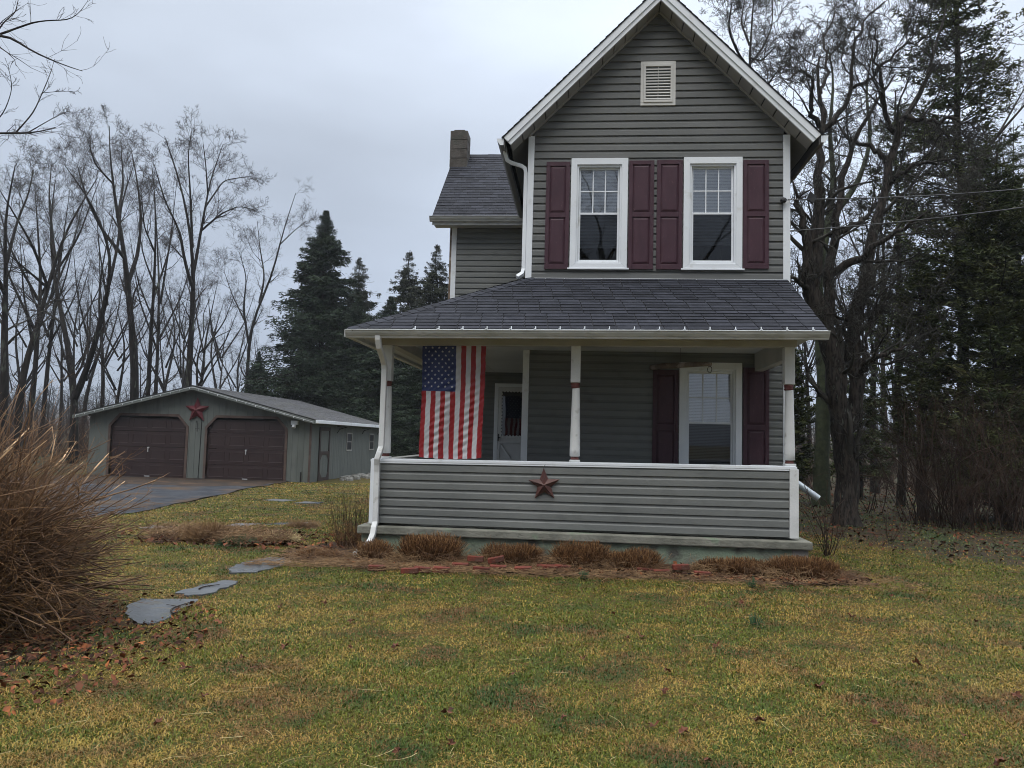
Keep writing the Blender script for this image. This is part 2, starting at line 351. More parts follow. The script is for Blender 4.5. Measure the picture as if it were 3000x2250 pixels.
def conifer(name, label, loc, H, Rad, seed, nb=420, m=140, leafm='spruce_needles', droop=.35, thin=1.0, tl=.16, cat='tree', group=None, base=.04, asc=0.0, power=.8, clump=0, trunk_r=None, wood='bark_far'):
    rg = np.random.default_rng(seed); t = thing(name, label, cat, loc, group); L0 = np.array(loc, float)
    z = np.linspace(0, H, 12); P = np.zeros((1, 12, 3)); P[0, :, 2] = z; P[0, :, :2] += rg.normal(0, .04, (12, 2)); P += L0
    tr = trunk_r or H * .016
    V, F = tubes(P, np.linspace(tr, .02, 12)[None], 8); npmesh('trunk', V, F, 4, wood, t, rg.uniform(0, 1, len(F)), True)
    h = base + (1 - base) * rg.uniform(0, 1, nb) ** 1.15; az = rg.uniform(0, 2 * PI, nb)
    Ln = Rad * (1 - h) ** power * rg.uniform(.42, 1.15, nb) * (1 + .07 * np.sin(h * 31 + az * 2)) + .05
    S = np.stack([0 * h, 0 * h, h * H], 1) + L0
    K = 7; s = np.linspace(0, 1, K)
    out = s[None, :] * Ln[:, None]
    zz = -droop * Ln[:, None] * (s ** 1.3)[None] * (1 - h[:, None] * .9) + asc * Ln[:, None] * s[None] + .12 * Ln[:, None] * (s ** 4)[None]
    B = S[:, None, :] + np.stack([np.cos(az)[:, None] * out, np.sin(az)[:, None] * out, zz], -1) + rg.normal(0, .03, (nb, K, 3)) * (s[None, :, None])
    V, F = tubes(B, np.linspace(1, .25, K)[None, :] * (.006 + Ln * .009)[:, None], 3); npmesh('limbs', V, F, 4, 'bark_far', t, rg.uniform(0, 1, len(F)), True)
    # needles
    cnt = m; tt = rg.uniform(.12, 1, (nb, cnt))
    if clump:
        cs = rg.uniform(.25, 1, (nb, clump)); tt = cs[np.arange(nb)[:, None], rg.integers(0, clump, (nb, cnt))] + rg.normal(0, .05, (nb, cnt)); tt = np.clip(tt, .1, 1)
    keep = rg.uniform(0, 1, (nb, 1)) < thin
    x = tt * (K - 1); i = np.minimum(x.astype(int), K - 2); fr = (x - i)[..., None]; ii = np.arange(nb)[:, None]
    C = B[ii, i] * (1 - fr) + B[ii, i + 1] * fr
    side = np.stack([-np.sin(az), np.cos(az), 0 * az], -1)[:, None, :]; outv = np.stack([np.cos(az), np.sin(az), 0 * az], -1)[:, None, :]
    w = rg.normal(0, 1, (nb, cnt, 1)) * (.17 * Ln[:, None, None] * (1.15 - tt[..., None]) + .05)
    dz = -np.abs(rg.normal(0, 1, (nb, cnt, 1))) * (.05 + .05 * Ln[:, None, None]) * (1 if asc <= 0 else -.6)
    C = C + side * w + dz * np.array([0, 0, 1])
    Dr = nrm(outv * .6 + side * np.sign(w) * .7 + np.array([0, 0, -.25 + asc * 1.2]) + rg.normal(0, .35, C.shape))
    kk = np.broadcast_to(keep, (nb, cnt)).ravel()
    C = C.reshape(-1, 3)[kk]; Dr = Dr.reshape(-1, 3)[kk]
    ts = np.broadcast_to(np.clip((1 - h[:, None]) * 5, .3, 1), (nb, cnt)).ravel()[kk]
    V, F = tris(C, Dr, rg.uniform(.6, 1.4, len(C)) * tl * ts, rg.uniform(.2, .42, len(C)) * tl * .62 * ts, rg)
    npmesh('crown', V, F, 3, leafm, t, rg.uniform(0, 1, len(F)))
    return t

# ------------------------------------------------------------------ siding, shingles
CH = .127
PROF = [(0, .025), (.60, .021), (.74, .008), (1.0, .001)]
def siding(mb, z0, z1, ul, ur, P, opens=(), m='siding', ch=CH):
    """P(u, d, z): d outwards. ul/ur functions of z."""
    zs = []; j = 0
    while z0 + j * ch < z1 - 1e-6:
        for a, b in zip(PROF[:-1], PROF[1:]):
            zs.append((z0 + (j + a[0]) * ch, a[1], z0 + (j + b[0]) * ch, b[1], j))
        j += 1
    cuts = sorted({z for o in opens for z in (o[2], o[3])})
    rr = [random.random() for _ in range(j + 1)]
    def spans(za, zb):
        zm = (za + zb) / 2; iv = [(None, None)]; blocks = sorted([(o[0], o[1]) for o in opens if o[2] < zm < o[3]])
        pts = [None]
        for b0, b1 in blocks: pts += [b0, b1]
        pts.append(None); return [(pts[k], pts[k + 1]) for k in range(0, len(pts), 2)]
    def quad(za, da, zb, db, r):
        for a, b in spans(za, zb):
            la, lb = (ul(za), ul(zb)) if a is None else (a, a)
            ra, rb = (ur(za), ur(zb)) if b is None else (b, b)
            if ra - la < .002 and rb - lb < .002: continue
            mb.face([P(la, da, za), P(max(ra, la), da, za), P(max(rb, lb), db, zb), P(lb, db, zb)], m, r)
    for za, da, zb, db, j in zs:
        if za >= z1: continue
        if zb > z1: db = da + (db - da) * (z1 - za) / (zb - za); zb = z1
        seq = [za] + [c for c in cuts if za + 1e-6 < c < zb - 1e-6] + [zb]
        for p, q in zip(seq[:-1], seq[1:]):
            f = lambda z: da + (db - da) * (z - za) / (zb - za)
            quad(p, f(p), q, f(q), rr[j])
        if abs((za - z0) / ch - round((za - z0) / ch)) < 1e-6 and za > z0:     # the under-lip
            for a, b in spans(za - .001, za + .001):
                la = ul(za) if a is None else a; ra = ur(za) if b is None else b
                if ra > la: mb.face([P(la, .001, za), P(ra, .001, za), P(ra, .025, za), P(la, .025, za)], m, rr[j])
def shingles(mb, O, U, V, xl, xr, nrow, expo=.14, tab=.305, m='shingle', seed=1, thick=.012, base='roof_felt', off=0.0):
    """O origin at the eave, U along the eave, V up the slope"""
    O, U, V = Vector(O), Vector(U).normalized(), Vector(V).normalized(); Nn = U.cross(V).normalized()
    if Nn.z < 0: Nn = -Nn
    rs = random.Random(seed); g = .006
    top = nrow * expo
    P = lambda u, v, n: O + U * u + V * v + Nn * n
    mb.face([P(xl(0), 0, 0), P(xr(0), 0, 0), P(xr(top), top, 0), P(xl(top), top, 0)], base)
    for j in range(nrow):
        v0, v1 = j * expo, min((j + 1) * expo + .012, top + .004); lo, hi = min(xl(v0), xl(v1)), max(xr(v0), xr(v1))
        u = lo - rs.uniform(.0, .04) - (j % 2) * tab / 2 - tab + off + .02 * (j % 5)
        jv = rs.uniform(-.003, .003)
        while u < hi:
            a, b = u + g, u + tab - g; u += tab
            a0, a1 = max(a, xl(v0)), max(a, xl(v1)); b0, b1 = min(b, xr(v0)), min(b, xr(v1))
            if b0 <= a0 and b1 <= a1: continue
            b0 = max(b0, a0); b1 = max(b1, a1)
            r = rs.random(); t = thick + rs.uniform(-.001, .002); vv = v0 + jv
            mb.face([P(a0, vv, t), P(b0, vv, t), P(b1, v1, .0025), P(a1, v1, .0025)], m, r)
            mb.face([P(a0, vv, .0), P(b0, vv, .0), P(b0, vv, t), P(a0, vv, t)], base, r)
            if a0 == a: mb.face([P(a0, vv, 0), P(a0, vv, t), P(a1, v1, .002), P(a1, v1, 0)], base, r)
            if b0 == b: mb.face([P(b0, vv, 0), P(b1, v1, 0), P(b1, v1, .002), P(b0, vv, t)], base, r)
# ------------------------------------------------------------------ the house
YW, XL, XR, AX, AZ = 12.55, -.965, 3.295, 1.165, 8.825      # front wall plane, corners, gable apex
YB = 21.0
YP = 10.55
def warp(x, y, z):                                         # the old porch sags a little to the left
    w = min(1, max(0, (z - .38) / .9)) * min(1, max(0, (YW + .0 - y) / 1.9))
    return (x, y, z + .010 * (x + .3) * w)
H = thing('house', 'two-storey grey house with steep white-trimmed gable and front porch', 'house', (1.0, 12.5, 0))
FR = lambda u, d, z: (u, YW - d, z)
win1 = (-.242, .693, 4.445, 6.305); win2 = (1.60, 2.54, 4.445, 6.31); winp = (1.562, 2.545, .98, 2.93)
def inner(w, c=.085): return (w[0] + c, w[1] - c, w[2] + c, w[3] - c)
mb = MB()
half = lambda z: min(2.13, AZ - z - .0)
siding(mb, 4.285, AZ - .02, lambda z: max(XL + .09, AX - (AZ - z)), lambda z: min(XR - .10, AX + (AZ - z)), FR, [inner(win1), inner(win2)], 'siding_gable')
siding(mb, .39, 4.0, lambda z: XL + .09, lambda z: XR - .10, FR, [inner(winp)], 'siding')
mb.build('front_wall', parent=H)
mb = MB()                                                  # the other walls
siding(mb, .39, 6.7, lambda z: YW + .02, lambda z: YB, lambda u, d, z: (XR + d - .017, u, z), (), 'siding')
siding(mb, .39, 6.7, lambda z: YW + .02, lambda z: YB, lambda u, d, z: (XL - d + .017, u, z), (), 'siding')
mb.face([(XL, YB, 0), (XR, YB, 0), (XR, YB, 6.7), (AX, YB, AZ), (XL, YB, 6.7)], 'siding')
mb.build('side_walls', parent=H)
mb = MB(); mb.box(XL + .06, XR - .06, YW + .06, YB - .02, 0, .39, 'block_plain'); mb.build('foundation', parent=H)
# white corner boards and base trim
mb = MB(); mb.box(XL - .003, XL + .10, YW - .032, YW + .07, .39, 6.70, 'trim'); mb.build('corner_board', parent=H, bevel=.004)
mb = MB(); mb.box(XR - .108, XR + .003, YW - .032, YW + .07, .39, 6.68, 'trim'); mb.build('corner_board', parent=H, bevel=.004)
mb = MB(); mb.box(XL + .102, XR - .110, YW - .045, YW - .001, 4.262, 4.287, 'trim'); mb.build('base_trim', parent=H, bevel=.003)

def window(w, y, name='window', blind_bottom=.12, kind='upper', seed=0):
    x0, x1, z0, z1 = w; c = .098; mb = MB()
    yo, yi = y - .046, y + .01
    # mitred casing
    O = [(x0, z0), (x1, z0), (x1, z1), (x0, z1)]; I = [(x0 + c, z0 + c * .95), (x1 - c, z0 + c * .95), (x1 - c, z1 - c * 1.1), (x0 + c, z1 - c * 1.1)]
    for k in range(4):
        a, b, cc, d = O[k], O[(k + 1) % 4], I[(k + 1) % 4], I[k]
        e = (k % 2) * .0015
        mb.prism([a, b, cc, d], lambda u, v: (u, yo - e, v), lambda u, v: (u, yi, v), 'trim')
    mb.box(x0 - .035, x1 + .035, yo - .014, yo + .01, z0 - .012, z0 + .014, 'trim')
    root = mb.build(name, parent=H, bevel=.003)
    ix0, ix1, iz0, iz1 = I[0][0], I[1][0], I[0][1], I[2][1]
    mb = MB()                                              # jamb liner, returns inwards
    t = .032
    mb.box(ix0 - .001, ix0 + t, yi - .03, yi + .09, iz0, iz1, 'trim'); mb.box(ix1 - t, ix1 + .001, yi - .03, yi + .09, iz0, iz1, 'trim')
    mb.box(ix0 + t, ix1 - t, yi - .028, yi + .09, iz1 - t, iz1 + .001, 'trim'); mb.box(ix0 + t, ix1 - t, yi - .034, yi + .09, iz0 - .001, iz0 + t, 'trim')
    mb.build('frame', parent=root, bevel=.003)
    jx0, jx1, jz0, jz1 = ix0 + t, ix1 - t, iz0 + t, iz1 - t; zm = (jz0 + jz1) / 2 + .01
    s = .034
    for nm, a, b, yy, scr in (('upper_sash', zm - .012, jz1, yi + .03, False), ('lower_sash', jz0, zm + .022, yi + .002, True)):
        mb = MB()
        mb.box(jx0 + .002, jx0 + s, yy, yy + .026, a, b, 'trim'); mb.box(jx1 - s, jx1 - .002, yy, yy + .026, a, b, 'trim')
        mb.box(jx0 + s, jx1 - s, yy + .001, yy + .025, b - s, b, 'trim'); mb.box(jx0 + s, jx1 - s, yy + .001, yy + .025, a, a + s, 'trim')
        if not scr:
            gx0, gx1 = jx0 + s, jx1 - s; gz0, gz1 = a + s, b - s; q = .0095
            for k in (1, 2): xx = gx0 + (gx1 - gx0) * k / 3; mb.box(xx - q, xx + q, yy + .002, yy + .010, gz0, gz1, 'trim')
            zz = (gz0 + gz1) / 2; mb.box(gx0, gx1, yy + .0035, yy + .009, zz - q, zz + q, 'trim')
        mb.build(nm, parent=root, bevel=.002)
        mb = MB(); mb.face([(jx0 + s - .003, yy + .014, a + s - .003), (jx1 - s + .003, yy + .014, a + s - .003), (jx1 - s + .003, yy + .014, b - s + .003), (jx0 + s - .003, yy + .014, b - s + .003)], 'glass_screened' if scr else 'glass')
        mb.build('pane', parent=root)
    mb = MB(); rs = random.Random(seed); z = jz1 - .02; zb = jz0 + (jz1 - jz0) * blind_bottom
    while z > zb:
        a = .005 + rs.uniform(-.0008, .0008); dz = .0108
        mb.face([(jx0 + .012, yi + .075 - a, z - dz), (jx1 - .012, yi + .075 - a, z - dz), (jx1 - .012, yi + .075 + a, z + dz), (jx0 + .012, yi + .075 + a, z + dz)], 'blind'); z -= .0245
    mb.box(jx0 + .012, jx1 - .012, yi + .064, yi + .088, zb - .022, zb, 'blind')
    mb.build('blind', parent=root)
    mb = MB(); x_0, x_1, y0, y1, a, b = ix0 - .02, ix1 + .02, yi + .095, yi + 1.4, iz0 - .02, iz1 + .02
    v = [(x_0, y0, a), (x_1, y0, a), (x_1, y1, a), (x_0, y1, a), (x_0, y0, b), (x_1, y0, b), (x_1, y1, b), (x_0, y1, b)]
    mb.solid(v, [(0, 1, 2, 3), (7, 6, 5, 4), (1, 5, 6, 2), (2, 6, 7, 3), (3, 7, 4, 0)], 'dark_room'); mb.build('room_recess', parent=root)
    return root
window(win1, YW, blind_bottom=.17, seed=1); window(win2, YW, blind_bottom=.20, seed=2); window(winp, YW, blind_bottom=.13, seed=3)
def shutter(x0, x1, z0, z1, seed):
    mb = MB(); y0 = YW - .018; yb = y0 - .012; yf = y0 - .034; s = .062; m = 'maroon'
    zm = z0 + (z1 - z0) * .50
    mb.box(x0 + .004, x1 - .004, yb, y0, z0 + .004, z1 - .004, m)
    mb.box(x0, x0 + s, yf, yb, z0, z1, m); mb.box(x1 - s, x1, yf, yb, z0, z1, m)
    for a, b in ((z0, z0 + .085), (zm - .04, zm + .04), (z1 - .07, z1)): mb.box(x0 + s, x1 - s, yf + .001, yb, a, b, m)
    for a, b in ((z0 + .085, zm - .04), (zm + .04, z1 - .07)):
        xa, xb, za, zb = x0 + s + .006, x1 - s - .006, a + .006, b - .006; e = .035
        mb.solid([(xa, yb, za), (xb, yb, za), (xb, yb, zb), (xa, yb, zb), (xa + e, yf + .006, za + e), (xb - e, yf + .006, za + e), (xb - e, yf + .006, zb - e), (xa + e, yf + .006, zb - e)],
                 [(4, 5, 6, 7), (0, 1, 5, 4), (1, 2, 6, 5), (2, 3, 7, 6), (3, 0, 4, 7)], m)
    for sx in (x0 + .02, x1 - .02):
        for sz in (z0 + .1, zm, z1 - .06):
            mb.tube([(sx, yf - .004, sz), (sx, yf + .002, sz)], .007, 8, 'black')
    mb.build('shutter', parent=H, bevel=.003)
shutter(-.655, -.262, 4.435, 6.245, 1); shutter(.71, 1.118, 4.44, 6.26, 2); shutter(1.165, 1.582, 4.44, 6.265, 3); shutter(2.552, 2.958, 4.46, 6.255, 4)
shutter(1.142, 1.548, .95, 2.80, 5); shutter(2.562, 2.968, .95, 2.86, 6)
# gable vent
mb = MB(); x0, x1, z0, z1 = .878, 1.452, 7.20, 7.955; y = YW
for (a, b, c, d, e) in ((x0, x1, z0, z0 + .05, 0), (x0, x1, z1 - .05, z1, 0), (x0, x0 + .05, z0 + .05, z1 - .05, .001), (x1 - .05, x1, z0 + .05, z1 - .05, .001)): mb.box(a, b, y - .03 - e, y, c, d, 'vent')
MATS['vent'] = MATS['trim']
MATS['vent'] = mat('vent_paint', L3(.60, .59, .56), L3(.54, .53, .50), 2, .5)
for (a, b, c, d, e) in ((x0 + .05, x1 - .05, z0 + .05, z0 + .09, 0), (x0 + .05, x1 - .05, z1 - .09, z1 - .05, 0), (x0 + .05, x0 + .085, z0 + .09, z1 - .09, .001), (x1 - .085, x1 - .05, z0 + .09, z1 - .09, .001)): mb.box(a, b, y - .045 - e, y - .002, c, d, 'vent')
gv = mb.build('gable_vent', parent=H, bevel=.003)
mb = MB(); n = 11
for k in range(n):
    zc = z0 + .10 + (z1 - z0 - .2) * (k + .5) / n
    mb.prism([(y - .040, zc - .022), (y - .036, zc - .026), (y - .004, zc + .016), (y - .008, zc + .02)], lambda u, v: (x0 + .08, u, v), lambda u, v: (x1 - .08, u, v), 'vent')
mb.box(AX - .004, AX + .004, y - .034, y - .02, z0 + .09, z1 - .09, 'vent')
mb.build('louvre', parent=gv)
# rake boards, soffit, main roof
YF = 12.2; TH = .165; s2 = math.sqrt(.5); XE = 2.40          # fascia plane, perpendicular depth, half span of the underside
def slopept(sgn, t, n): # t: horizontal distance from the ridge along the slope, n: perpendicular offset above the underside
    return (AX + sgn * (t + n * s2), AZ - t + n * s2)
def apexpt(n): return (AX, AZ + n / s2)
for sgn in (-1, 1):
    mb = MB()
    for n0, n1, yf, yb_ in ((0, .066, YF - .001, YF + .03), (.066, TH, YF - .022, YF + .03)):
        a0, a1 = apexpt(n0), apexpt(n1); b1 = slopept(sgn, XE, n1); b0 = slopept(sgn, XE, n0)
        mb.prism([a0, b0, b1, a1] if sgn > 0 else [a1, b1, b0, a0], lambda u, v: (u, yf, v), lambda u, v: (u, yb_, v), 'trim')
    mb.build('rake_board', parent=H, bevel=.003)
    mb = MB(); L = XE / s2; npan = 13
    for k in range(npan):                                   # vented soffit panels
        t0, t1 = XE * k / npan + .008, XE * (k + 1) / npan - .008
        p = [slopept(sgn, t0, .004), slopept(sgn, t1, .004), slopept(sgn, t1, .02), slopept(sgn, t0, .02)]
        if k == 0: p[0] = apexpt(.004) if False else slopept(sgn, .004, .004)
        if sgn < 0: p = p[::-1]
        mb.prism(p, lambda u, v: (u, YF + .03, v), lambda u, v: (u, YW - .02, v), 'soffit')
    p = [apexpt(.022), slopept(sgn, XE, .022), slopept(sgn, XE, .03), apexpt(.03)]
    if sgn < 0: p = p[::-1]
    mb.prism(p, lambda u, v: (u, YF + .031, v), lambda u, v: (u, YW + .06, v), 'black')
    # J channel at the wall and closed soffit along the eave
    p = [slopept(sgn, .02, -.026), slopept(sgn, 2.13, -.026), slopept(sgn, 2.13, .003), slopept(sgn, .02, .003)]
    if sgn < 0: p = p[::-1]
    mb.prism(p, lambda u, v: (u, YW - .040, v), lambda u, v: (u, YW - .004, v), 'soffit')
    p = [slopept(sgn, 2.135, .002), slopept(sgn, XE, .002), slopept(sgn, XE, .02), slopept(sgn, 2.135, .02)]
    if sgn < 0: p = p[::-1]
    mb.prism(p, lambda u, v: (u, YW - .018, v), lambda u, v: (u, YB, v), 'eave_metal')
    mb.build('soffit', parent=H)
    # eave fascia and gutter
    e0 = slopept(sgn, XE, 0); e1 = slopept(sgn, XE, TH)
    mb = MB(); xa = e1[0]
    fz0, fz1 = e0[1] - .03, e1[1] - .012
    mb.box(xa - sgn * .0, xa - sgn * .02, YF + .03, YB, fz0, fz1, 'eave_metal')
    g = [(xa, fz1 - .005), (xa, fz1 - .115), (xa + sgn * .055, fz1 - .115), (xa + sgn * .105, fz1 - .045), (xa + sgn * .115, fz1 - .005)]
    if sgn < 0: g = g[::-1]
    mb.prism(g, lambda u, v: (u, YF - .012, v), lambda u, v: (u, YF - .006, v), 'trim')
    t = .004
    for (a, b) in zip(g[:-1], g[1:]):
        if (a[0] == b[0]): continue
        mb.prism([a, b, (b[0], b[1] + t), (a[0], a[1] + t)], lambda u, v: (u, YF - .006, v), lambda u, v: (u, YB, v), 'eave_metal' if sgn > 0 else 'eave_metal')
    mb.build('gutter', parent=H)
mb = MB()
for sgn in (-1, 1):
    Vv = (-sgn * s2, 0, s2); a = slopept(sgn, XE + .02, TH + .012)
    nr = int((XE + .02) / s2 / .14) + 2
    Lr = (AX - a[0]) / (-sgn * s2) if False else abs(a[0] - AX) / s2
    nrow = int(Lr / .14 + .999); ex = Lr / nrow
    shingles(mb, (a[0], YF - .035, a[1]), (0, 1, 0), Vv, lambda v: 0, lambda v: YB - YF + .3, nrow, ex, m='shingle', seed=20 + sgn)
    b0 = slopept(sgn, XE + .02, TH); b1 = apexpt(TH); b2 = apexpt(TH + .010); b3 = slopept(sgn, XE + .02, TH + .010)
    p = [b1, b0, b3, b2]
    if sgn < 0: p = p[::-1]
    mb.prism(p, lambda u, v: (u, YF - .034, v), lambda u, v: (u, YB + .25, v), 'roof_felt')
mb.build('roof', parent=H)
# upper downspout on the left corner
mb = MB(); mb.tube([(-1.36, 12.45, 6.49), (-1.355, 12.5, 6.40), (-1.32, 12.54, 6.29), (-1.24, 12.56, 6.25), (-1.08, 12.58, 6.205), (-1.02, 12.58, 6.16), (-1.003, 12.58, 6.08), (-1.003, 12.58, 4.45), (-1.02, 12.55, 4.36), (-1.10, 12.5, 4.29)], 0, rect=(.062, .075), m='trim')
mb.build('downspout', parent=H, bevel=.008)
# ---- left wing
YG = 16.8; WX = -2.965
mb = MB(); siding(mb, .39, 6.40, lambda z: WX + .10, lambda z: XL, lambda u, d, z: (u, YG - d, z), [(-1.81, XL, .3, 2.76)], 'siding')
siding(mb, .39, 6.40, lambda z: YG, lambda z: YB + 1, lambda u, d, z: (WX - d + .017, u, z), (), 'siding')
mb.face([(WX, YG, 6.4), (WX, 19, 8.7), (WX, YB + 1, 6.4)], 'siding')
mb.build('wing_wall', parent=H)
mb = MB(); mb.box(WX - .003, WX + .108, YG - .03, YG + .07, .39, 6.395, 'trim'); mb.build('corner_board', parent=H, bevel=.004)
mb = MB(); mb.box(WX - .05, WX - .004, YG - .01, YG + .1, .39, 6.39, 'wood_log'); mb.build('corner_post', parent=H)
mb = MB(); ex0 = -3.36; ey, ez = 16.40, 6.47; slope = Vector((0, 2.6, 2.37)).normalized(); ln = math.hypot(2.6, 2.37)
nrow = 25; shingles(mb, (ex0, ey, ez), (1, 0, 0), slope, lambda v: 0, lambda v: 2.6, nrow, ln / nrow, m='shingle', seed=5, tab=.30)
mb.prism([(ey, ez - .004), (19.0, ez + 2.366), (22, ez - .3), (22, ez - .33), (19.0, ez + 2.30), (ey + .03, ez - .05)], lambda u, v: (ex0 + .01, u, v), lambda u, v: (XL, u, v), 'roof_felt')
mb.build('wing_roof', parent=H)
mb = MB()
for k in range(9):
    a = ex0 + k * .29; mb.prism([(18.88, 8.75), (19.0, 8.865), (19.12, 8.75), (19.12, 8.74), (19.0, 8.85), (18.88, 8.735)], lambda u, v: (a, u, v + (.006 if k % 2 else 0)), lambda u, v: (a + .30, u, v), 'shingle', random.random())
mb.build('ridge_cap', parent=H)
mb = MB(); mb.box(ex0 + .02, XL, 16.42, YG, 6.33, 6.35, 'porch_ceiling'); mb.box(ex0 + .01, XL, 16.40, 16.418, 6.29, 6.45, 'gutter'); pass
mb.build('wing_soffit', parent=H)
def gutter(x0, x1, yb, zt, w=None, name='gutter', m='gutter', h=.105):
    mb = MB(); k = [(0, 0), (0, -h), (-.055, -h), (-.062, -h + .02), (-.075, -h + .03), (-.10, -.04), (-.108, -.014), (-.118, -.010), (-.118, 0), (-.110, 0), (-.108, -.008), (-.096, -.036), (-.07, -h + .036), (-.055, -h + .006), (-.006, -h + .006), (-.006, 0)]
    n = len(k)
    for e in range(n):
        a, b = k[e], k[(e + 1) % n]
        mb.face([(x0, yb + a[0], zt + a[1]), (x1, yb + a[0], zt + a[1]), (x1, yb + b[0], zt + b[1]), (x0, yb + b[0], zt + b[1])], m)
    out = k[:9]
    for x in (x0, x1): mb.face([(x, yb + a[0], zt + a[1]) for a in out], m)
    return mb.build(name, parent=H, warp=w)
gutter(-3.40, -1.0, 16.40, 6.46)
# chimney of concrete blocks
mb = MB(); z = 8.1
cz = 0
while z < 9.10:
    h = .235; e = random.uniform(-.006, .006); mb.box(-3.385 + e, -2.95 + e, 18.45 + e, 18.93, z, z + h - .012, 'chimney_block', random.random()); mb.box(-3.37, -2.965, 18.47, 18.92, z + h - .013, z + h + .001, 'chimney_block', .1); z += h
mb.box(-3.30, -3.03, 18.5, 18.85, z, z + .035, 'chimney_block', .2)
mb.build('chimney', parent=H, bevel=.012)
# ---- storm door in the recess
mb = MB(); y = YG - .02; dx0, dx1, dz0, dz1 = -1.90, -.93, .42, 2.845
mb.box(dx0, dx0 + .085, y - .03, y + .03, dz0, dz1, 'trim'); mb.box(dx1 - .04, dx1, y - .03, y + .03, dz0, dz1, 'trim'); mb.box(dx0 + .085, dx1 - .04, y - .029, y + .03, dz1 - .075, dz1, 'trim')
dr = mb.build('door', parent=H, bevel=.004, label='white storm door with scalloped window and crossbuck lower panel')
mb = MB(); a0, a1 = dx0 + .09, dx1 - .045; gx0, gx1, gz0, gz1 = -1.755, -1.04, 1.675, 2.69; yy = y - .01
mb.box(a0, gx0, yy - .02, yy + .02, dz0 + .01, dz1 - .08, 'white_door'); mb.box(gx1, a1, yy - .02, yy + .02, dz0 + .01, dz1 - .08, 'white_door')
mb.box(gx0, gx1, yy - .02, yy + .02, gz1, dz1 - .08, 'white_door'); mb.box(gx0, gx1, yy - .02, yy + .02, dz0 + .01, gz0, 'white_door')
def scal(cx, cz): mb.tube([(cx, yy - .023, cz), (cx, yy + .012, cz)], .036, 12, 'white_door')
k = 0
for i in range(11): cx = gx0 + (gx1 - gx0) * i / 10; scal(cx, gz0); scal(cx, gz1)
for i in range(1, 14): cz = gz0 + (gz1 - gz0) * i / 14; scal(gx0, cz); scal(gx1, cz)
for i, (p, q) in enumerate((((gx0 + .02, dz0 + .15), (gx1 - .02, 1.52)), ((gx0 + .02, 1.52), (gx1 - .02, dz0 + .15)))):
    mb.tube([(p[0], yy - .024 - .004 * i, p[1]), (q[0], yy - .024 - .004 * i, q[1])], 0, rect=(.012, .05), m='white_door')
for zz in (1.54, dz0 + .12): mb.box(gx0 - .02, gx1 + .02, yy - .036, yy - .019, zz, zz + .03, 'white_door')
for xx in (gx0 - .03, gx1): mb.box(xx, xx + .03, yy - .035, yy - .018, dz0 + .15, 1.54, 'white_door')
mb.build('door_leaf', parent=dr, bevel=.003)
mb = MB(); mb.face([(gx0, yy, gz0), (gx1, yy, gz0), (gx1, yy, gz1), (gx0, yy, gz1)], 'glass_door'); mb.build('glass', parent=dr)
mb = MB(); mb.box(gx0 - .05, gx1 + .05, yy + .03, yy + .035, gz0 - .05, gz1 + .05, 'dark_room'); mb.build('inner_door', parent=dr)
mb = MB(); mb.box(-1.805, -1.785, yy - .04, yy - .02, 1.58, 1.74, 'black'); mb.tube([(-1.795, yy - .04, 1.66), (-1.795, yy - .07, 1.66), (-1.74, yy - .075, 1.655)], .010, 8, 'black'); mb.build('handle', parent=dr)
# ---- porch: slab, floor, ceiling, beams
mb = MB(); sy = 10.42
mb.box(-3.03, 3.03, sy, 12.50, .275, .383, 'concrete'); mb.box(-3.03, XL - .02, 12.50, YG - .03, .276, .382, 'concrete')
mb.build('porch_slab', parent=H, bevel=.015)
mb = MB(); mb.box(-2.98, 2.78, sy + .06, 12.4, -.1, .274, 'foundation'); mb.box(2.782, 2.99, sy + .055, 12.4, -.1, .274, 'block_plain'); mb.box(-2.98, -1.2, 12.4, YG - .05, -.1, .274, 'foundation')
mb.build('porch_foundation', parent=H, bevel=.01)
mb = MB(); mb.box(-2.80, XL - .01, YP + .1, YG - .02, 3.088, 3.10, 'porch_ceiling'); mb.box(XL - .01, 2.86, YP + .1, YW - .02, 3.088, 3.10, 'porch_ceiling')
mb.box(-1.9, -1.895, YP + .3, YG - .1, 3.083, 3.0879, 'beam')
mb.build('porch_ceiling', parent=H)
mb = MB(); mb.box(-2.83, 2.885, 10.60, 10.76, 2.925, 3.07, 'beam'); mb.build('beam', parent=H, bevel=.004, warp=warp)
mb = MB(); mb.box(-2.83, -2.70, 10.765, YG - .03, 2.93, 3.087, 'beam'); mb.build('beam', parent=H, bevel=.004)
mb = MB(); mb.box(2.74, 2.875, 10.765, YW - .03, 2.80, 3.087, 'beam'); mb.build('beam', parent=H, bevel=.004)
# underside of the front overhang and left overhang
mb = MB(); mb.face([(-3.12, 10.19, 3.02), (3.10, 10.19, 3.02), (3.10, 10.60, 3.04), (-2.8, 10.60, 3.04)], 'porch_ceiling')
mb.face([(-3.12, 10.19, 3.021), (-2.82, 10.6, 3.041), (-2.82, YG - .03, 3.04), (-3.12, YG - .03, 3.02)], 'porch_ceiling')
mb.build('porch_soffit', parent=H, warp=warp)
mb = MB(); mb.box(-3.13, 3.11, 10.165, 10.188, 2.965, 3.075, 'trim'); mb.box(-3.15, -3.13, 10.165, YG, 2.965, 3.075, 'trim'); mb.build('porch_fascia', parent=H, warp=warp)
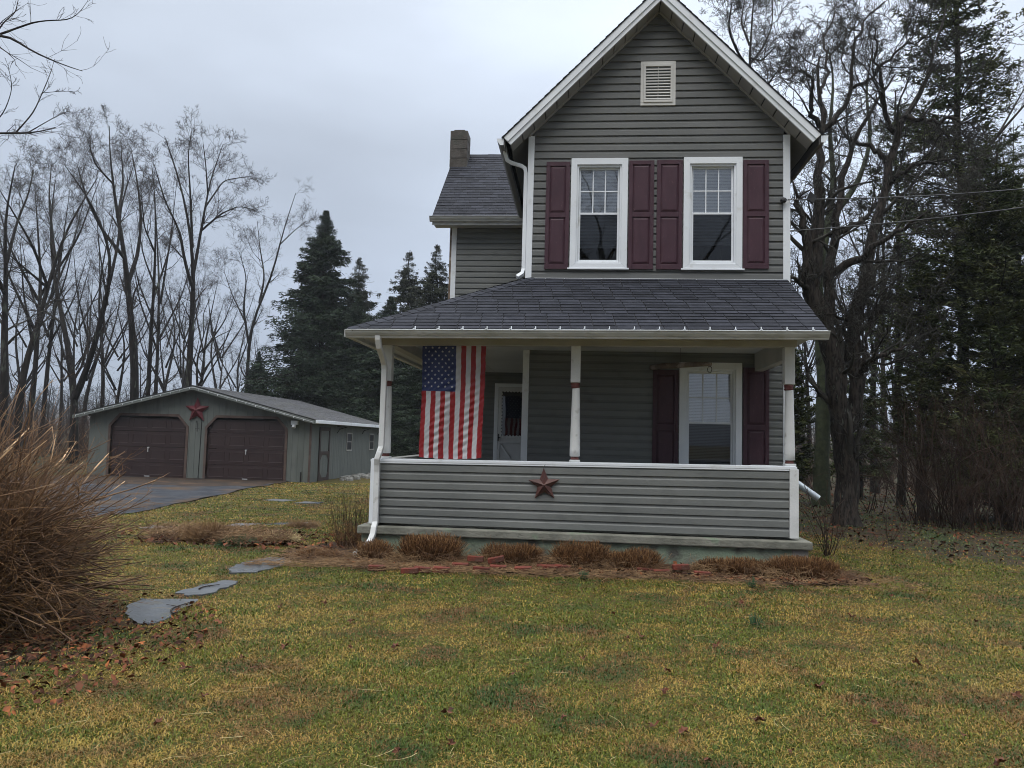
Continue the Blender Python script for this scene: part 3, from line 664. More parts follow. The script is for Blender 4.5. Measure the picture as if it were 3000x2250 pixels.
# porch roof
ey, ez = 10.13, 3.085; vs = Vector((0, 12.52 - ey, 4.285 - ez)); ln = vs.length; vs = vs.normalized()
mb = MB(); nr = 19
hx0, hx1 = -3.19, -.86
shingles(mb, (0, ey, ez), (1, 0, 0), vs, lambda v: hx0 + (hx1 - hx0) * v / ln, lambda v: 3.13 + .12 * v / ln, nr, ln / nr, m='shingle', seed=9, tab=.305)
mb.build('porch_roof', parent=H, warp=warp)
mb = MB()                                                   # left slope of the porch roof
v2 = Vector((XL - hx0, 0, 4.285 - ez)); l2 = v2.length
shingles(mb, (hx0, ey, ez), (0, 1, 0), v2, lambda v: (12.52 - ey) * v / l2, lambda v: YG - ey, nr, l2 / nr, m='shingle', seed=11)
mb.build('porch_roof', parent=H, warp=warp)
mb = MB(); ha = Vector((hx0, ey, ez)); hb = Vector((hx1, 12.52, 4.29)); hd = (hb - ha); hl = hd.length; hd.normalize(); n = int(hl / .14)
ns = Vector((0, -vs.z, vs.y)); side1 = Vector((1, 0, 0)); side2 = Vector((0, 1, 0))
for k in range(n):
    a = ha + hd * k * hl / n; b = ha + hd * min(hl, (k + 1.25) * hl / n); up0 = Vector((0, 0, .022)); up1 = Vector((0, 0, .010)); w = .15
    f = lambda p, s, u: p + s * w - hd * 0 + u
    r = random.random()
    sa = (side1 - hd * side1.dot(hd)).normalized(); sb = (side2 - hd * side2.dot(hd)).normalized()
    n1 = Vector((0, 0, 0))
    A1 = a + sa * w * .95 + up0 * .75; B1 = b + sa * w * .95 + up1 * .75; A2 = a + sb * w * .9 + up0 * .6; B2 = b + sb * w * .9 + up1 * .6
    mb.face([a + up0, A1, B1, b + up1], 'shingle', r); mb.face([a + up0, b + up1, B2, A2], 'shingle', r)
    mb.face([a + up0, a - up0 * .2, A1 - up0 * .9, A1], 'roof_felt')
mb.build('hip_cap', parent=H, warp=warp)
# right end of the porch roof
mb = MB(); mb.prism([(ey, ez - .012), (12.5, 4.26), (12.5, 4.20), (ey + .05, ez - .10)], lambda u, v: (3.09, u, v), lambda u, v: (3.115, u, v), 'trim')
mb.face([(3.09, 10.7, 3.09), (3.09, 12.5, 3.09), (3.09, 12.5, 4.2), (3.09, 10.7, 3.25)], 'siding')
mb.face([(2.88, 10.6, 3.05), (3.09, 10.6, 3.05), (3.09, 12.5, 3.05), (2.88, 12.5, 3.05)], 'porch_ceiling')
mb.build('roof_end', parent=H, warp=warp)
gutter(-3.20, 3.145, 10.163, 3.068, warp)
mb = MB(); mb.tube([(-3.17, 10.1, 3.02), (-3.17, 16.6, 3.02)], 0, rect=(.1, .09), m='gutter'); mb.build('gutter', parent=H, warp=warp)
mb = MB(); mb.face([(-3.19, 10.045, 3.066), (3.13, 10.045, 3.066), (3.13, 10.125, 3.083), (-3.19, 10.125, 3.083)], 'trim'); mb.build('drip_edge', parent=H, warp=warp)
for k in range(17):                                         # little light clips along the eave
    x = -2.25 + k * .325
    if x > 3.1: break
    mb = MB(); mb.box(x - .006, x + .006, 10.118, 10.132, 3.083, 3.125, 'trim'); mb.box(x - .02, x + .004, 10.05, 10.12, 3.079, 3.0855, 'trim'); mb.build('gutter_clip', parent=H, warp=warp)
# posts
def post(x):
    y = 10.68; mb = MB(); h = .067
    mb.box(x - h, x + h, y - h, y + h, 2.42, 2.925, 'trim_worn'); root = mb.build('porch_post', parent=H, bevel=.006, warp=warp)
    mb = MB(); mb.lathe(x, y, [(2.34, .052), (2.36, .064), (2.375, .052), (2.395, .066), (2.415, .062), (2.42, .05)], 18, 'maroon_ring'); mb.build('collar', parent=root, warp=warp, smooth=True)
    mb = MB(); mb.lathe(x + .01, y, [(1.40, .060), (1.405, .070), (1.5, .071), (2.2, .056), (2.33, .052), (2.345, .050)], 20, 'trim_worn'); mb.build('shaft', parent=root, warp=warp, smooth=True)
    mb = MB(); mb.lathe(x + .01, y, [(1.355, .050), (1.37, .060), (1.385, .05), (1.40, .056)], 18, 'maroon_ring'); mb.build('base_ring', parent=root, warp=warp, smooth=True)
    mb = MB(); mb.box(x - .062, x + .082, y - .07, y + .07, 1.328, 1.356, 'trim_worn'); mb.build('foot', parent=root, warp=warp, bevel=.006)
post(-.088); post(2.79); post(-2.745)
# siding-clad porch rail
mb = MB(); rz0, rz1 = .42, 1.285
siding(mb, rz0, rz1, lambda z: -2.785, lambda z: 2.765, lambda u, d, z: (u, YP - d + .017, z), (), 'siding', ch=.1235)
siding(mb, rz0, rz1, lambda z: YP + .12, lambda z: YW, lambda u, d, z: (2.862 + d - .017, u, z), (), 'siding', ch=.1235)
siding(mb, rz0, rz1, lambda z: YP + .12, lambda z: YG - .1, lambda u, d, z: (-2.88 - d + .017, u, z), (), 'siding', ch=.1235)
mb.box(-2.86, 2.84, YP + .14, YP + .16, rz0 + .02, rz1, 'porch_ceiling'); mb.box(2.70, 2.72, YP + .16, YW - .03, rz0 + .02, rz1, 'porch_ceiling'); mb.box(-2.76, -2.74, YP + .16, YG - .1, rz0 + .02, rz1, 'porch_ceiling')
mb.build('porch_rail_wall', parent=H, warp=warp)
mb = MB(); mb.box(-2.9, -2.785, YP - .022, YP + .12, rz0 - .015, rz1, 'trim'); mb.build('corner_board', parent=H, bevel=.005, warp=warp)
mb = MB(); mb.box(2.765, 2.882, YP - .022, YP + .12, rz0 - .012, rz1, 'trim_worn'); mb.build('corner_board', parent=H, bevel=.005, warp=warp)
mb = MB(); mb.box(-2.782, 2.763, YP - .016, YP + .02, rz1 - .022, rz1 - .001, 'trim'); mb.box(-2.905, 2.862, YP - .02, YP + .20, rz1, rz1 + .034, 'trim'); mb.box(-2.89, 2.85, YP - .008, YP + .185, rz1 + .0345, rz1 + .041, 'trim')
mb.build('rail_cap', parent=H, bevel=.004, warp=warp)
mb = MB(); mb.box(2.68, 2.90, YP + .202, YW - .04, rz1 + .004, rz1 + .034, 'trim_worn'); mb.build('rail_cap', parent=H, bevel=.004, warp=warp)
mb = MB(); mb.box(-2.93, -2.72, YP + .202, YG - .1, rz1 + .002, rz1 + .03, 'beam'); mb.build('rail_cap', parent=H, bevel=.004, warp=warp)
# porch downspout, two pieces with an elbow over the rail
mb = MB(); mb.tube([(-2.76, 10.12, 3.0), (-2.757, 10.13, 2.92), (-2.752, 10.18, 2.82), (-2.748, 10.36, 2.70), (-2.746, 10.46, 2.62), (-2.745, 10.485, 2.54), (-2.747, 10.485, 1.47), (-2.76, 10.44, 1.38), (-2.785, 10.425, 1.30), (-2.79, 10.455, 1.22), (-2.79, 10.47, 1.12), (-2.785, 10.47, .44), (-2.785, 10.40, .36), (-2.785, 10.36, .28), (-2.80, 10.30, .20), (-2.84, 10.16, .12), (-2.92, 10.0, .045)], 0, rect=(.075, .072), m='trim_worn')
mb.build('downspout', parent=H, bevel=.010)
# galvanised outlet pipe on the right side
mb = MB(); a = np.array([3.36, 12.9, 1.13]); b = np.array([3.80, 12.75, .80])
mb.tube([tuple(a + (b - a) * t) for t in (0, .78)], .052, 16, 'galvanised'); mb.tube([tuple(a + (b - a) * t) for t in (.78, .80, 1)], [.057, .055, .053], 16, 'galvanised')
mb.tube([(3.36, 12.9, 1.5), (3.36, 12.9, 1.13)], .052, 16, 'galvanised')
mb.build('drain_pipe', parent=H, smooth=False)
mb = MB(); mb.box(3.30, 3.34, 13.0, 13.4, 1.25, 1.95, 'grey_plastic'); me_ = mb.build('electric_meter', parent=H, bevel=.01)
mb = MB(); mb.tube([(3.34, 13.2, 1.62), (3.50, 13.2, 1.62), (3.53, 13.2, 1.62)], [.10, .10, .075], 20, 'grey_plastic'); mb.build('meter_dial', parent=me_, bevel=.006)
mb = MB(); mb.tube([(3.16, 12.50, 5.57), (3.18, 12.46, 5.57), (3.21, 12.44, 5.57)], [.035, .05, .03], 12, 'black'); mb.build('insulator', parent=H)

# ------------------------------------------------------------------ flag
def flag():
    hw, ln = .91, 1.60; x0, zt = -2.262, 2.935
    def pos(u, v):                # u 0..1 across, v 0..1 down
        amp = .35 + .65 * v
        y = 10.665 - .0 + .034 * amp * math.sin(u * 8 + 1.2 + v * 2.4) + .016 * math.sin(u * 21 + v * 5) * amp + .0065 * math.sin((u * .8 + v * 3.2) * 30) * (1 + math.sin(u * 14 + v * 5)) * .8 + .004 * math.sin((u * 1.2 + v * 2.1) * 61)
        w = 1 - .035 * v
        x = x0 + hw * (.006 * math.sin(v * 5) + u * w + .02 * v) + .002 * math.sin(v * 40)
        z = zt - ln * v - .02 * math.sin(u * 3.1) * v + .012 * u * v + .004 * math.sin(u * 40) * v
        return Vector((x, y, z))
    mb = MB(); NS = 13; sub = 4; NV = 120; n = NS * sub
    vid = {}
    for j in range(NV + 1):
        for i in range(n + 1): vid[(i, j)] = len(mb.v); mb.v.append(tuple(pos(i / n, j / NV)))
    for j in range(NV):
        for i in range(n):
            s = i // sub; blue = s < 7 and j < NV * .41
            m = 'flag_blue' if blue else ('flag_red' if s % 2 == 0 else 'flag_white')
            mb.f.append((vid[(i, j)], vid[(i, j + 1)], vid[(i + 1, j + 1)], vid[(i + 1, j)])); mb.m.append(mb.mi(m)); mb.r.append(.5)
    # stars: eleven rows of five and four across the canton
    cw, chh = 7 / 13, .41; R = .017
    for r in range(11):
        cols = 5 if r % 2 == 0 else 4
        for c in range(cols):
            uu = cw * ((2 * c + (1 if r % 2 == 0 else 2)) / 10); vv = chh * (r + 1) / 12
            pts = []
            for k in range(10):
                rr = (R * 1.18) if k % 2 == 0 else R * .47; a = PI / 2 + k * PI / 5
                p = pos(uu + rr * math.cos(a) / hw, vv - rr * math.sin(a) / ln); pts.append(p)
            for dy in (-.0025, .0025):
                c0 = pos(uu, vv) + Vector((0, dy, 0)); q = [p + Vector((0, dy, 0)) for p in pts]
                for k in range(10): mb.face([c0, q[k], q[(k + 1) % 10]], 'flag_white')
    o = mb.build('flag', smooth=True); setp(o, 'large red, white and blue flag hanging vertically from the porch beam', 'flag')
    return o
fl = flag()

# hanging log with ring
L_ = thing('hanging_log', 'weathered peeled log hanging on a wire under the porch ceiling', 'log', (1.45, 11.6, 2.8))
mb = MB(); mb.tube([(1.10, 12.35, 2.815), (1.25, 12.0, 2.81), (1.5, 11.5, 2.78), (1.7, 11.12, 2.755), (1.80, 10.98, 2.745)], [.04, .046, .040, .032, .030], 12, 'wood_log'); mb.build('log', parent=L_, smooth=True)
mb = MB(); c = Vector((1.79, 10.99, 2.67)); mb.tube([tuple(c + Vector((.03 * math.sin(a), .0, .045 * math.cos(a)))) for a in np.linspace(0, 2 * PI, 20)], .006, 6, 'dark_metal'); mb.build('ring', parent=L_)
mb = MB(); mb.tube([(1.45, 11.55, 2.82), (1.45, 11.55, 3.087)], .003, 5, 'dark_metal'); mb.tube([(1.15, 12.3, 2.85), (1.15, 12.3, 3.087)], .003, 5, 'dark_metal'); mb.build('wire', parent=L_)

# barn stars
def barn_star(name, label, c, R, m, depth, tilt=0.0, hang=None):
    t = thing(name, label, 'star', c); mb = MB(); c = Vector(c); fr = c + Vector((0, -depth, 0)); P = []
    for k in range(10):
        rr = R if k % 2 == 0 else R * .425; a = PI / 2 + tilt + k * PI / 5; P.append(c + Vector((rr * math.cos(a), 0, rr * math.sin(a))))
    for k in range(10):
        mb.face([fr, P[k], P[(k + 1) % 10]], m); mb.face([c + Vector((0, .004, 0)), P[(k + 1) % 10], P[k]], m)
    mb.build('star_body', parent=t)
    if hang:
        mb = MB(); mb.tube([tuple(P[0]), tuple(Vector(hang))], .003, 5, 'dark_metal'); mb.build('hanger', parent=t)
    return t
barn_star('barn_star', 'rust-brown metal star hanging on the grey siding of the porch rail', (-.483, YP - .03, 1.012), .228, 'rust_star', .075, .05, (-.475, YP - .03, 1.285))

# utility wires
def wire(name, label, a, b, sag, r, extra=None):
    t = thing(name, label, 'wire', a); a, b = Vector(a), Vector(b)
    mb = MB(); mb.tube([tuple(a.lerp(b, s) + Vector((0, 0, -sag * 4 * s * (1 - s)))) for s in np.linspace(0, 1, 24)], r, 5, 'black'); mb.build('cable', parent=t)
    if extra:
        mb = MB()
        for k in range(14):
            s = k / 13; p = a.lerp(b, s * .03); mb.v
        mb.tube([tuple(a.lerp(b, s * .028) + Vector((.0, .012 * math.sin(s * 30), .012 * math.cos(s * 30)))) for s in np.linspace(0, 1, 30)], .005, 5, 'grey_plastic'); mb.build('coil', parent=t)
        p = a.lerp(b, extra); mb = MB(); mb.solid([tuple(p + Vector(q)) for q in ((-.07, -.02, -.02), (.03, -.03, -.10), (.09, -.02, .02), (-.01, -.02, .12), (-.07, .03, -.02), (.03, .03, -.10), (.09, .03, .02), (-.01, .03, .12))], [(0, 1, 2, 3), (7, 6, 5, 4), (0, 4, 5, 1), (1, 5, 6, 2), (2, 6, 7, 3), (3, 7, 4, 0)], 'black'); mb.build('splice_box', parent=t, bevel=.008)
for (a0, q, l, sg, ex) in (((3.20, 12.44, 5.57), (2995, 540), 'upper black service cable with a dark splice box, running right from the house corner', .10, .06), ((3.33, 12.7, 5.13), (2995, 597), 'lower black cable running right below the splice-box cable', .08, None)):
    p_ = atY(q, 15.5); a0 = np.array(a0); e_ = a0 + (p_ - a0) * 1.5; wire('utility_wire', l, tuple(a0), tuple(e_), sg, .011, ex)

# ------------------------------------------------------------------ garage
GY, GX0, GX1, GE = 25.5, -17.09, -9.15, 35.0
RX, RZ, EZ = -13.25, 3.14, 2.06
G = thing('garage', 'low grey-green garage with two brown doors and shallow roof, left behind the house', 'garage', (-13.1, 25.5, 0))
top = lambda x: RZ - abs(x - RX) * (RZ - EZ) / (RX - GX0 + .4) - .02
doors = ((-16.30, -13.56), (-12.80, -10.03)); DT = 2.12
mb = MB(); x = GX0; w = .2032
while x < GX1 - .01:
    x1 = min(x + w, GX1); a, b = x + .003, x1 - .003
    segs = [(a, b, -.15)]
    for d0, d1 in doors:
        new = []
        for (p, q, zb) in segs:
            if q <= d0 or p >= d1: new.append((p, q, zb)); continue
            if p < d0: new.append((p, d0, -.15))
            if q > d1: new.append((d1, q, -.15))
            new.append((max(p, d0), min(q, d1), DT))
        segs = new
    r = random.random()
    for p, q, zb in segs:
        if q - p < .004: continue
        mb.solid([(p, GY - .012, zb), (q, GY - .012, zb), (q, GY - .012, top(q)), (p, GY - .012, top(p)), (p, GY, zb), (q, GY, zb), (q, GY, top(q)), (p, GY, top(p))], [(0, 1, 2, 3), (0, 4, 5, 1), (0, 3, 7, 4), (1, 5, 6, 2)], 'garage_siding', r)
    x = x1
CHM = .36
for d0, d1 in doors:                                         # clipped upper corners of the openings
    for xc, s in ((d0, 1), (d1, -1)):
        p = [(xc, DT), (xc, DT - CHM), (xc + s * CHM * .9, DT)]
        if s < 0: p = p[::-1]
        mb.prism(p, lambda u, v: (u, GY - .013, v), lambda u, v: (u, GY + .02, v), 'garage_siding')
backp = [(GX0, -.1), (GX1, -.1), (GX1, EZ), (RX, RZ - .05), (GX0, EZ)]
for d0, d1 in ((GX0 + .01, -16.30), (-13.56, -12.80), (-10.03, GX1 - .01)): mb.face([(d0, GY + .001, -.1), (d1, GY + .001, -.1), (d1, GY + .001, top(d1)), (d0, GY + .001, top(d0))], 'garage_trim')
mb.face([(GX0 + .01, GY + .002, DT), (GX1 - .01, GY + .002, DT), (GX1 - .01, GY + .002, EZ), (RX, GY + .002, RZ - .1), (GX0 + .01, GY + .002, EZ)], 'black')
mb.build('front_wall', parent=G)
mb = MB(); y = GY
while y < GE - .01:
    y1 = min(y + w, GE); mb.solid([(GX1 + .014, y + .003, -.15), (GX1 + .014, y1 - .003, -.15), (GX1 + .014, y1 - .003, EZ), (GX1 + .014, y + .003, EZ), (GX1, y + .003, -.15), (GX1, y1 - .003, -.15), (GX1, y1 - .003, EZ), (GX1, y + .003, EZ)], [(0, 1, 2, 3), (0, 3, 7, 4), (1, 5, 6, 2)], 'garage_siding', random.random()); y = y1
mb.face([(GX1 - .001, GY, -.1), (GX1 - .001, GE, -.1), (GX1 - .001, GE, EZ), (GX1 - .001, GY, EZ)], 'black')
mb.face([(GX0, GY, -.1), (GX0, GE, -.1), (GX0, GE, EZ), (GX0, GY, EZ)], 'garage_siding'); mb.face([(GX0, GE, -.1), (GX1, GE, -.1), (GX1, GE, EZ), (RX, GE, RZ), (GX0, GE, EZ)], 'garage_siding')
mb.build('side_walls', parent=G)
mb = MB(); mb.box(GX1 - .03, GX1 + .026, GY - .03, GY + .06, -.15, EZ - .02, 'brown_trim'); mb.build('corner_trim', parent=G)
mb = MB(); mb.box(GX1 - .02, GX1 + .05, GY - .02, GE, -.16, -.02, 'stone_rubble'); mb.build('footing', parent=G)
for d0, d1 in doors:
    mb = MB(); t = .085; ch = CHM
    out = [(d0 - t, -.12), (d0 - t, DT - ch + .03), (d0 + ch * .9 - .03, DT + t), (d1 - ch * .9 + .03, DT + t), (d1 + t, DT - ch + .03), (d1 + t, -.12)]
    inn = [(d0 + .0, -.12), (d0, DT - ch), (d0 + ch * .9, DT), (d1 - ch * .9, DT), (d1, DT - ch), (d1, -.12)]
    for k in range(5): mb.prism([out[k], inn[k], inn[k + 1], out[k + 1]], lambda u, v: (u, GY - .035, v), lambda u, v: (u, GY + .03, v), 'brown_trim')
    tr = mb.build('door_trim', parent=G)
    mb = MB(); yd = GY + .06; nsec, npn = 4, 4; hh = (DT + .04) / nsec; wd = (d1 - d0) / npn
    for s in range(nsec):
        zb = -.02 + s * hh; mb.box(d0 + .002, d1 - .002, yd, yd + .04, zb, zb + hh - .010, 'garage_door')
        for p in range(npn):
            xa, xb = d0 + p * wd + .10, d0 + (p + 1) * wd - .10; za, zc = zb + .13, zb + hh - .13; e = .022
            fr = [(xa, za), (xb, za), (xb, zc), (xa, zc)]; 
            mb.box(xa - .02, xb + .02, yd - .008, yd, zc, zc + .016, 'garage_door'); mb.box(xa - .02, xb + .02, yd - .012, yd, za - .016, za, 'door_highlight')
            mb.box(xa - .02, xb + .02, yd - .009, yd, zc + .017, zc + .023, 'door_highlight')  # two strips per panel carry a highlight put into the colour
            mb.box(xa - .02, xa, yd - .008, yd, za, zc, 'garage_door'); mb.box(xb, xb + .02, yd - .008, yd, za, zc, 'garage_door')
    gd = mb.build('garage_door', parent=G)
    mb = MB(); xc = (d0 + d1) / 2; mb.tube([(xc, yd - .05, 1.02), (xc, yd, 1.02)], .03, 12, 'grey_plastic'); mb.box(xc - .012, xc + .012, yd - .05, yd - .02, .88, 1.0, 'grey_plastic'); mb.box(xc - .09, xc + .09, yd - .03, yd, .035, .055, 'trim'); mb.build('handle', parent=gd)
    mb = MB(); mb.box(d0, d1, yd - .05, yd + .03, -.055, -.022, 'stone_rubble'); mb.build('threshold', parent=gd)
# garage roof
GF = 25.15
mb = MB()
for sgn in (-1, 1):
    xe = (GX0 - .42) if sgn < 0 else (GX1 + .28); ze = EZ + .06; V_ = Vector((RX - xe, 0, RZ + .06 - ze)); l = V_.length
    if sgn > 0: shingles(mb, (xe, GF, ze), (0, 1, 0), V_, lambda v: 0, lambda v: 35.1 - GF, 30, l / 30, m='shingle_light', seed=31, tab=.31)
    else: shingles(mb, (xe, GF, ze), (0, 1, 0), V_, lambda v: 0, lambda v: 35.1 - GF, 12, l / 12, m='shingle_light', seed=32, tab=.31)
    mb.prism([(xe, ze - .03), (RX, RZ + .03), (RX, RZ + .056), (xe, ze - .004)][::(1 if sgn < 0 else -1)], lambda u, v: (u, GF + .0, v), lambda u, v: (u, 35.1, v), 'roof_felt')
mb.build('roof', parent=G)
for sgn in (-1, 1):
    mb = MB(); xe = (GX0 - .42) if sgn < 0 else (GX1 + .28); ze = EZ + .03
    p = [(xe, ze - .12), (RX, RZ - .09), (RX, RZ + .028), (xe, ze)]
    mb.prism(p if sgn < 0 else p[::-1], lambda u, v: (u, GF - .02, v), lambda u, v: (u, GF, v), 'garage_trim'); mb.build('rake_board', parent=G)
mb = MB()
for sgn in (-1, 1):
    xe = (GX0 - .40) if sgn < 0 else (GX1 + .26)
    mb.face([(xe, GF + .01, EZ - .02), (RX, GF + .01, RZ - .03), (RX, GY + .02, RZ - .03), (xe, GY + .02, EZ - .02)], 'garage_trim')
mb.face([(GX1, GY, EZ - .005), (GX1 + .26, GY, EZ - .005), (GX1 + .26, GE, EZ - .005), (GX1, GE, EZ - .005)], 'garage_trim')
mb.build('soffit', parent=G)
mb = MB(); mb.box(GX1 + .26, GX1 + .37, GF, 35.1, EZ - .06, EZ + .055, 'trim'); mb.build('gutter', parent=G, bevel=.01)
mb = MB()
for k in range(26):                                          # dangling clips along the rakes read as one string of lights
    s = k / 25; x = GX0 - .3 + s * (GX1 - GX0 + .5); mb.tube([(x, GF - .03, top(x) + .03), (x, GF - .035, top(x) - .03)], .008, 4, 'trim')
mb.tube([(GX0 - .3 + k / 40 * (GX1 - GX0 + .5), GF - .028, top(GX0 - .3 + k / 40 * (GX1 - GX0 + .5)) + .02) for k in range(41)], .004, 4, 'trim'); mb.build('light_string', parent=G)
# side door, windows, bracket hooks
mb = MB(); X = GX1 + .016; y0, y1, za, zb = 26.33, 27.46, .0, 1.90; t = .13
mb.box(X, X + .03, y0, y0 + t, za, zb, 'dark_trim'); mb.box(X, X + .03, y1 - t, y1, za, zb, 'dark_trim'); mb.box(X, X + .029, y0 + t, y1 - t, zb - t, zb, 'dark_trim'); mb.box(X, X + .029, y0 + t, y1 - t, za, za + .12, 'dark_trim'); mb.box(X, X + .029, y0 + t, y1 - t, .92, 1.04, 'dark_trim')
mb.box(X - .001, X + .012, y0 + t, y1 - t, za + .12, zb - t, 'garage_siding')
for (yc, s) in ((y0 + t, 1), (y1 - t, -1)):
    for (zc, q) in ((.12, 1), (.92, -1)): mb.face([(X + .028, yc, zc), (X + .028, yc + s * .2, zc), (X + .028, yc, zc + q * .2)], 'dark_trim')
mb.build('side_door', parent=G)
for y0, y1 in ((29.5, 30.2), (32.75, 33.5)):
    mb = MB(); za, zb = 1.02, 1.74; mb.box(X, X + .02, y0, y0 + .06, za, zb, 'soffit'); mb.box(X, X + .02, y1 - .06, y1, za, zb, 'soffit'); mb.box(X, X + .019, y0 + .06, y1 - .06, zb - .05, zb, 'soffit'); mb.box(X, X + .019, y0 + .06, y1 - .06, za, za + .05, 'soffit'); mb.box(X, X + .016, y0 + .06, y1 - .06, (za + zb) / 2 - .015, (za + zb) / 2 + .015, 'soffit')
    wn = mb.build('window', parent=G); mb = MB(); mb.face([(X + .006, y0 + .05, za + .04), (X + .006, y1 - .05, za + .04), (X + .006, y1 - .05, zb - .04), (X + .006, y0 + .05, zb - .04)], 'dark_glass') if 'dark_glass' in MATS else mb.face([(X + .006, y0 + .05, za + .04), (X + .006, y1 - .05, za + .04), (X + .006, y1 - .05, zb - .04), (X + .006, y0 + .05, zb - .04)], 'dark_metal'); mb.build('pane', parent=wn)
for y in (28.3, 31.6, 34.0):
    mb = MB(); mb.tube([(X, y, 1.7), (X + .1, y, 1.85), (X + .4, y, 1.95)], .014, 5, 'black'); mb.tube([(X, y, 1.95), (X + .4, y, 1.95)], .012, 5, 'black'); mb.build('bracket', parent=G)
mb = MB(); mb.box(-9.82, -9.58, GY - .12, GY - .014, 1.94, 2.08, 'trim'); mb.tube([(-9.70, GY - .10, 1.94), (-9.70, GY - .14, 1.84)], [.06, .075], 12, 'trim'); mb.build('security_light', parent=G, bevel=.01)
mb = MB(); mb.tube([(-13.22, GY - .02, 1.95), (-13.15, GY - .10, 1.99), (-13.10, GY - .16, 1.85), (-13.10, GY - .16, 1.62)], .012, 6, 'black'); mb.tube([(-13.17, GY - .16, 1.72), (-13.03, GY - .16, 1.72)], .012, 6, 'black'); mb.build('hook', parent=G)
mb = MB(); mb.tube([(-13.02, GY - .02, 2.5), (-13.03, GY - .02, 1.2), (-13.05, GY - .02, 0)], .012, 5, 'dark_metal'); mb.tube([(-9.42, GY - .05, .35), (-9.42, GY - .05, -.1)], .02, 6, 'dark_metal'); mb.build('conduit', parent=G)
barn_star('barn_star', 'large dark red metal star on the garage gable between the two doors', (-13.19, GY - .06, 2.36), .46, 'red_star', .13, 0)

# ------------------------------------------------------------------ ground
def ground_material():
    m = bpy.data.materials.new('lawn_ground'); m.use_nodes = True; nt = m.node_tree; N = nt.nodes; L = nt.links; b = N['Principled BSDF']
    g = N.new('ShaderNodeNewGeometry')
    def noise(s, d=5):
        n = N.new('ShaderNodeTexNoise'); n.inputs['Scale'].default_value = s; n.inputs['Detail'].default_value = d; L.new(g.outputs['Position'], n.inputs[0]); return n.outputs[0]
    def mr(x, a, c):
        r = N.new('ShaderNodeMapRange'); r.inputs[1].default_value = a; r.inputs[2].default_value = c; L.new(x, r.inputs[0]); return r.outputs[0]
    def mx(f, a, c):
        x = N.new('ShaderNodeMix'); x.data_type = 'RGBA'; L.new(f, x.inputs[0])
        for k, v in ((6, a), (7, c)):
            if isinstance(v, tuple): x.inputs[k].default_value = v
            else: L.new(v, x.inputs[k])
        return x.outputs[2]
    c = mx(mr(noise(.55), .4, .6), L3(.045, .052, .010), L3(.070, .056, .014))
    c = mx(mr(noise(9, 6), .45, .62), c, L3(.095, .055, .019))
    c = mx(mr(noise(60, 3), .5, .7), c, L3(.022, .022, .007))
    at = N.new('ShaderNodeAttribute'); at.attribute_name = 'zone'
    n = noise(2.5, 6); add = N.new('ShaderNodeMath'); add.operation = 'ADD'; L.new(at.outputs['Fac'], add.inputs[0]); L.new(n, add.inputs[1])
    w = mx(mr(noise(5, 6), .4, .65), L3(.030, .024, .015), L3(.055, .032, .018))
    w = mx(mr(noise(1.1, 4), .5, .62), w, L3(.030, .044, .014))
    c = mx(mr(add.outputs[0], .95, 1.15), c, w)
    L.new(c, b.inputs['Base Color']); b.inputs['Roughness'].default_value = .9; b.inputs['Specular IOR Level'].default_value = .15
    bp = N.new('ShaderNodeBump'); bp.inputs['Strength'].default_value = .8; bp.inputs['Distance'].default_value = .03; L.new(noise(22, 6), bp.inputs['Height']); L.new(bp.outputs[0], b.inputs['Normal'])
    MATS['lawn_ground'] = m
ground_material()
def hgt(x, y):                                             # the terrain: gentle, flat round the house
    x = np.asarray(x, float); y = np.asarray(y, float)
    d = np.clip((np.hypot(x, y - 15) - 30) / 150, 0, 1)
    z = 2.5 * d ** 2
    near = np.clip((y - 4) / 2, 0, 1)
    return z + .012 * np.sin(x * 1.7 + y) * np.sin(y * 1.3)
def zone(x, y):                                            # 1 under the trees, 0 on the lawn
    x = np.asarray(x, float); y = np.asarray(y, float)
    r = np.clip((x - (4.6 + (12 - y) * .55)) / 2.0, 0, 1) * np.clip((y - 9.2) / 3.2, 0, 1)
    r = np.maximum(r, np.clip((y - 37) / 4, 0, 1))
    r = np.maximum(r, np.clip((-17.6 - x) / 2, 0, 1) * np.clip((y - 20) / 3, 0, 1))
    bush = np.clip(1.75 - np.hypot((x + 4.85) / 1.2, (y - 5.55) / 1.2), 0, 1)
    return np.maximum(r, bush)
xs = np.unique(np.concatenate([np.linspace(-260, -30, 24), np.linspace(-30, 30, 121), np.linspace(30, 260, 24)]))
ys = np.unique(np.concatenate([np.linspace(-120, 0, 14), np.linspace(0, 45, 91), np.linspace(45, 330, 30)]))
X, Y = np.meshgrid(xs, ys); Z = hgt(X, Y); nx, ny = len(xs), len(ys)
idx = np.arange(nx * ny).reshape(ny, nx); F = np.stack([idx[:-1, :-1], idx[:-1, 1:], idx[1:, 1:], idx[1:, :-1]], -1).reshape(-1, 4)
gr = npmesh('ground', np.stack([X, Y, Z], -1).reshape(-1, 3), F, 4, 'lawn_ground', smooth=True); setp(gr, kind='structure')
a = gr.data.attributes.new('zone', 'FLOAT', 'POINT'); a.data.foreach_set('value', zone(X, Y).ravel().astype(np.float32))

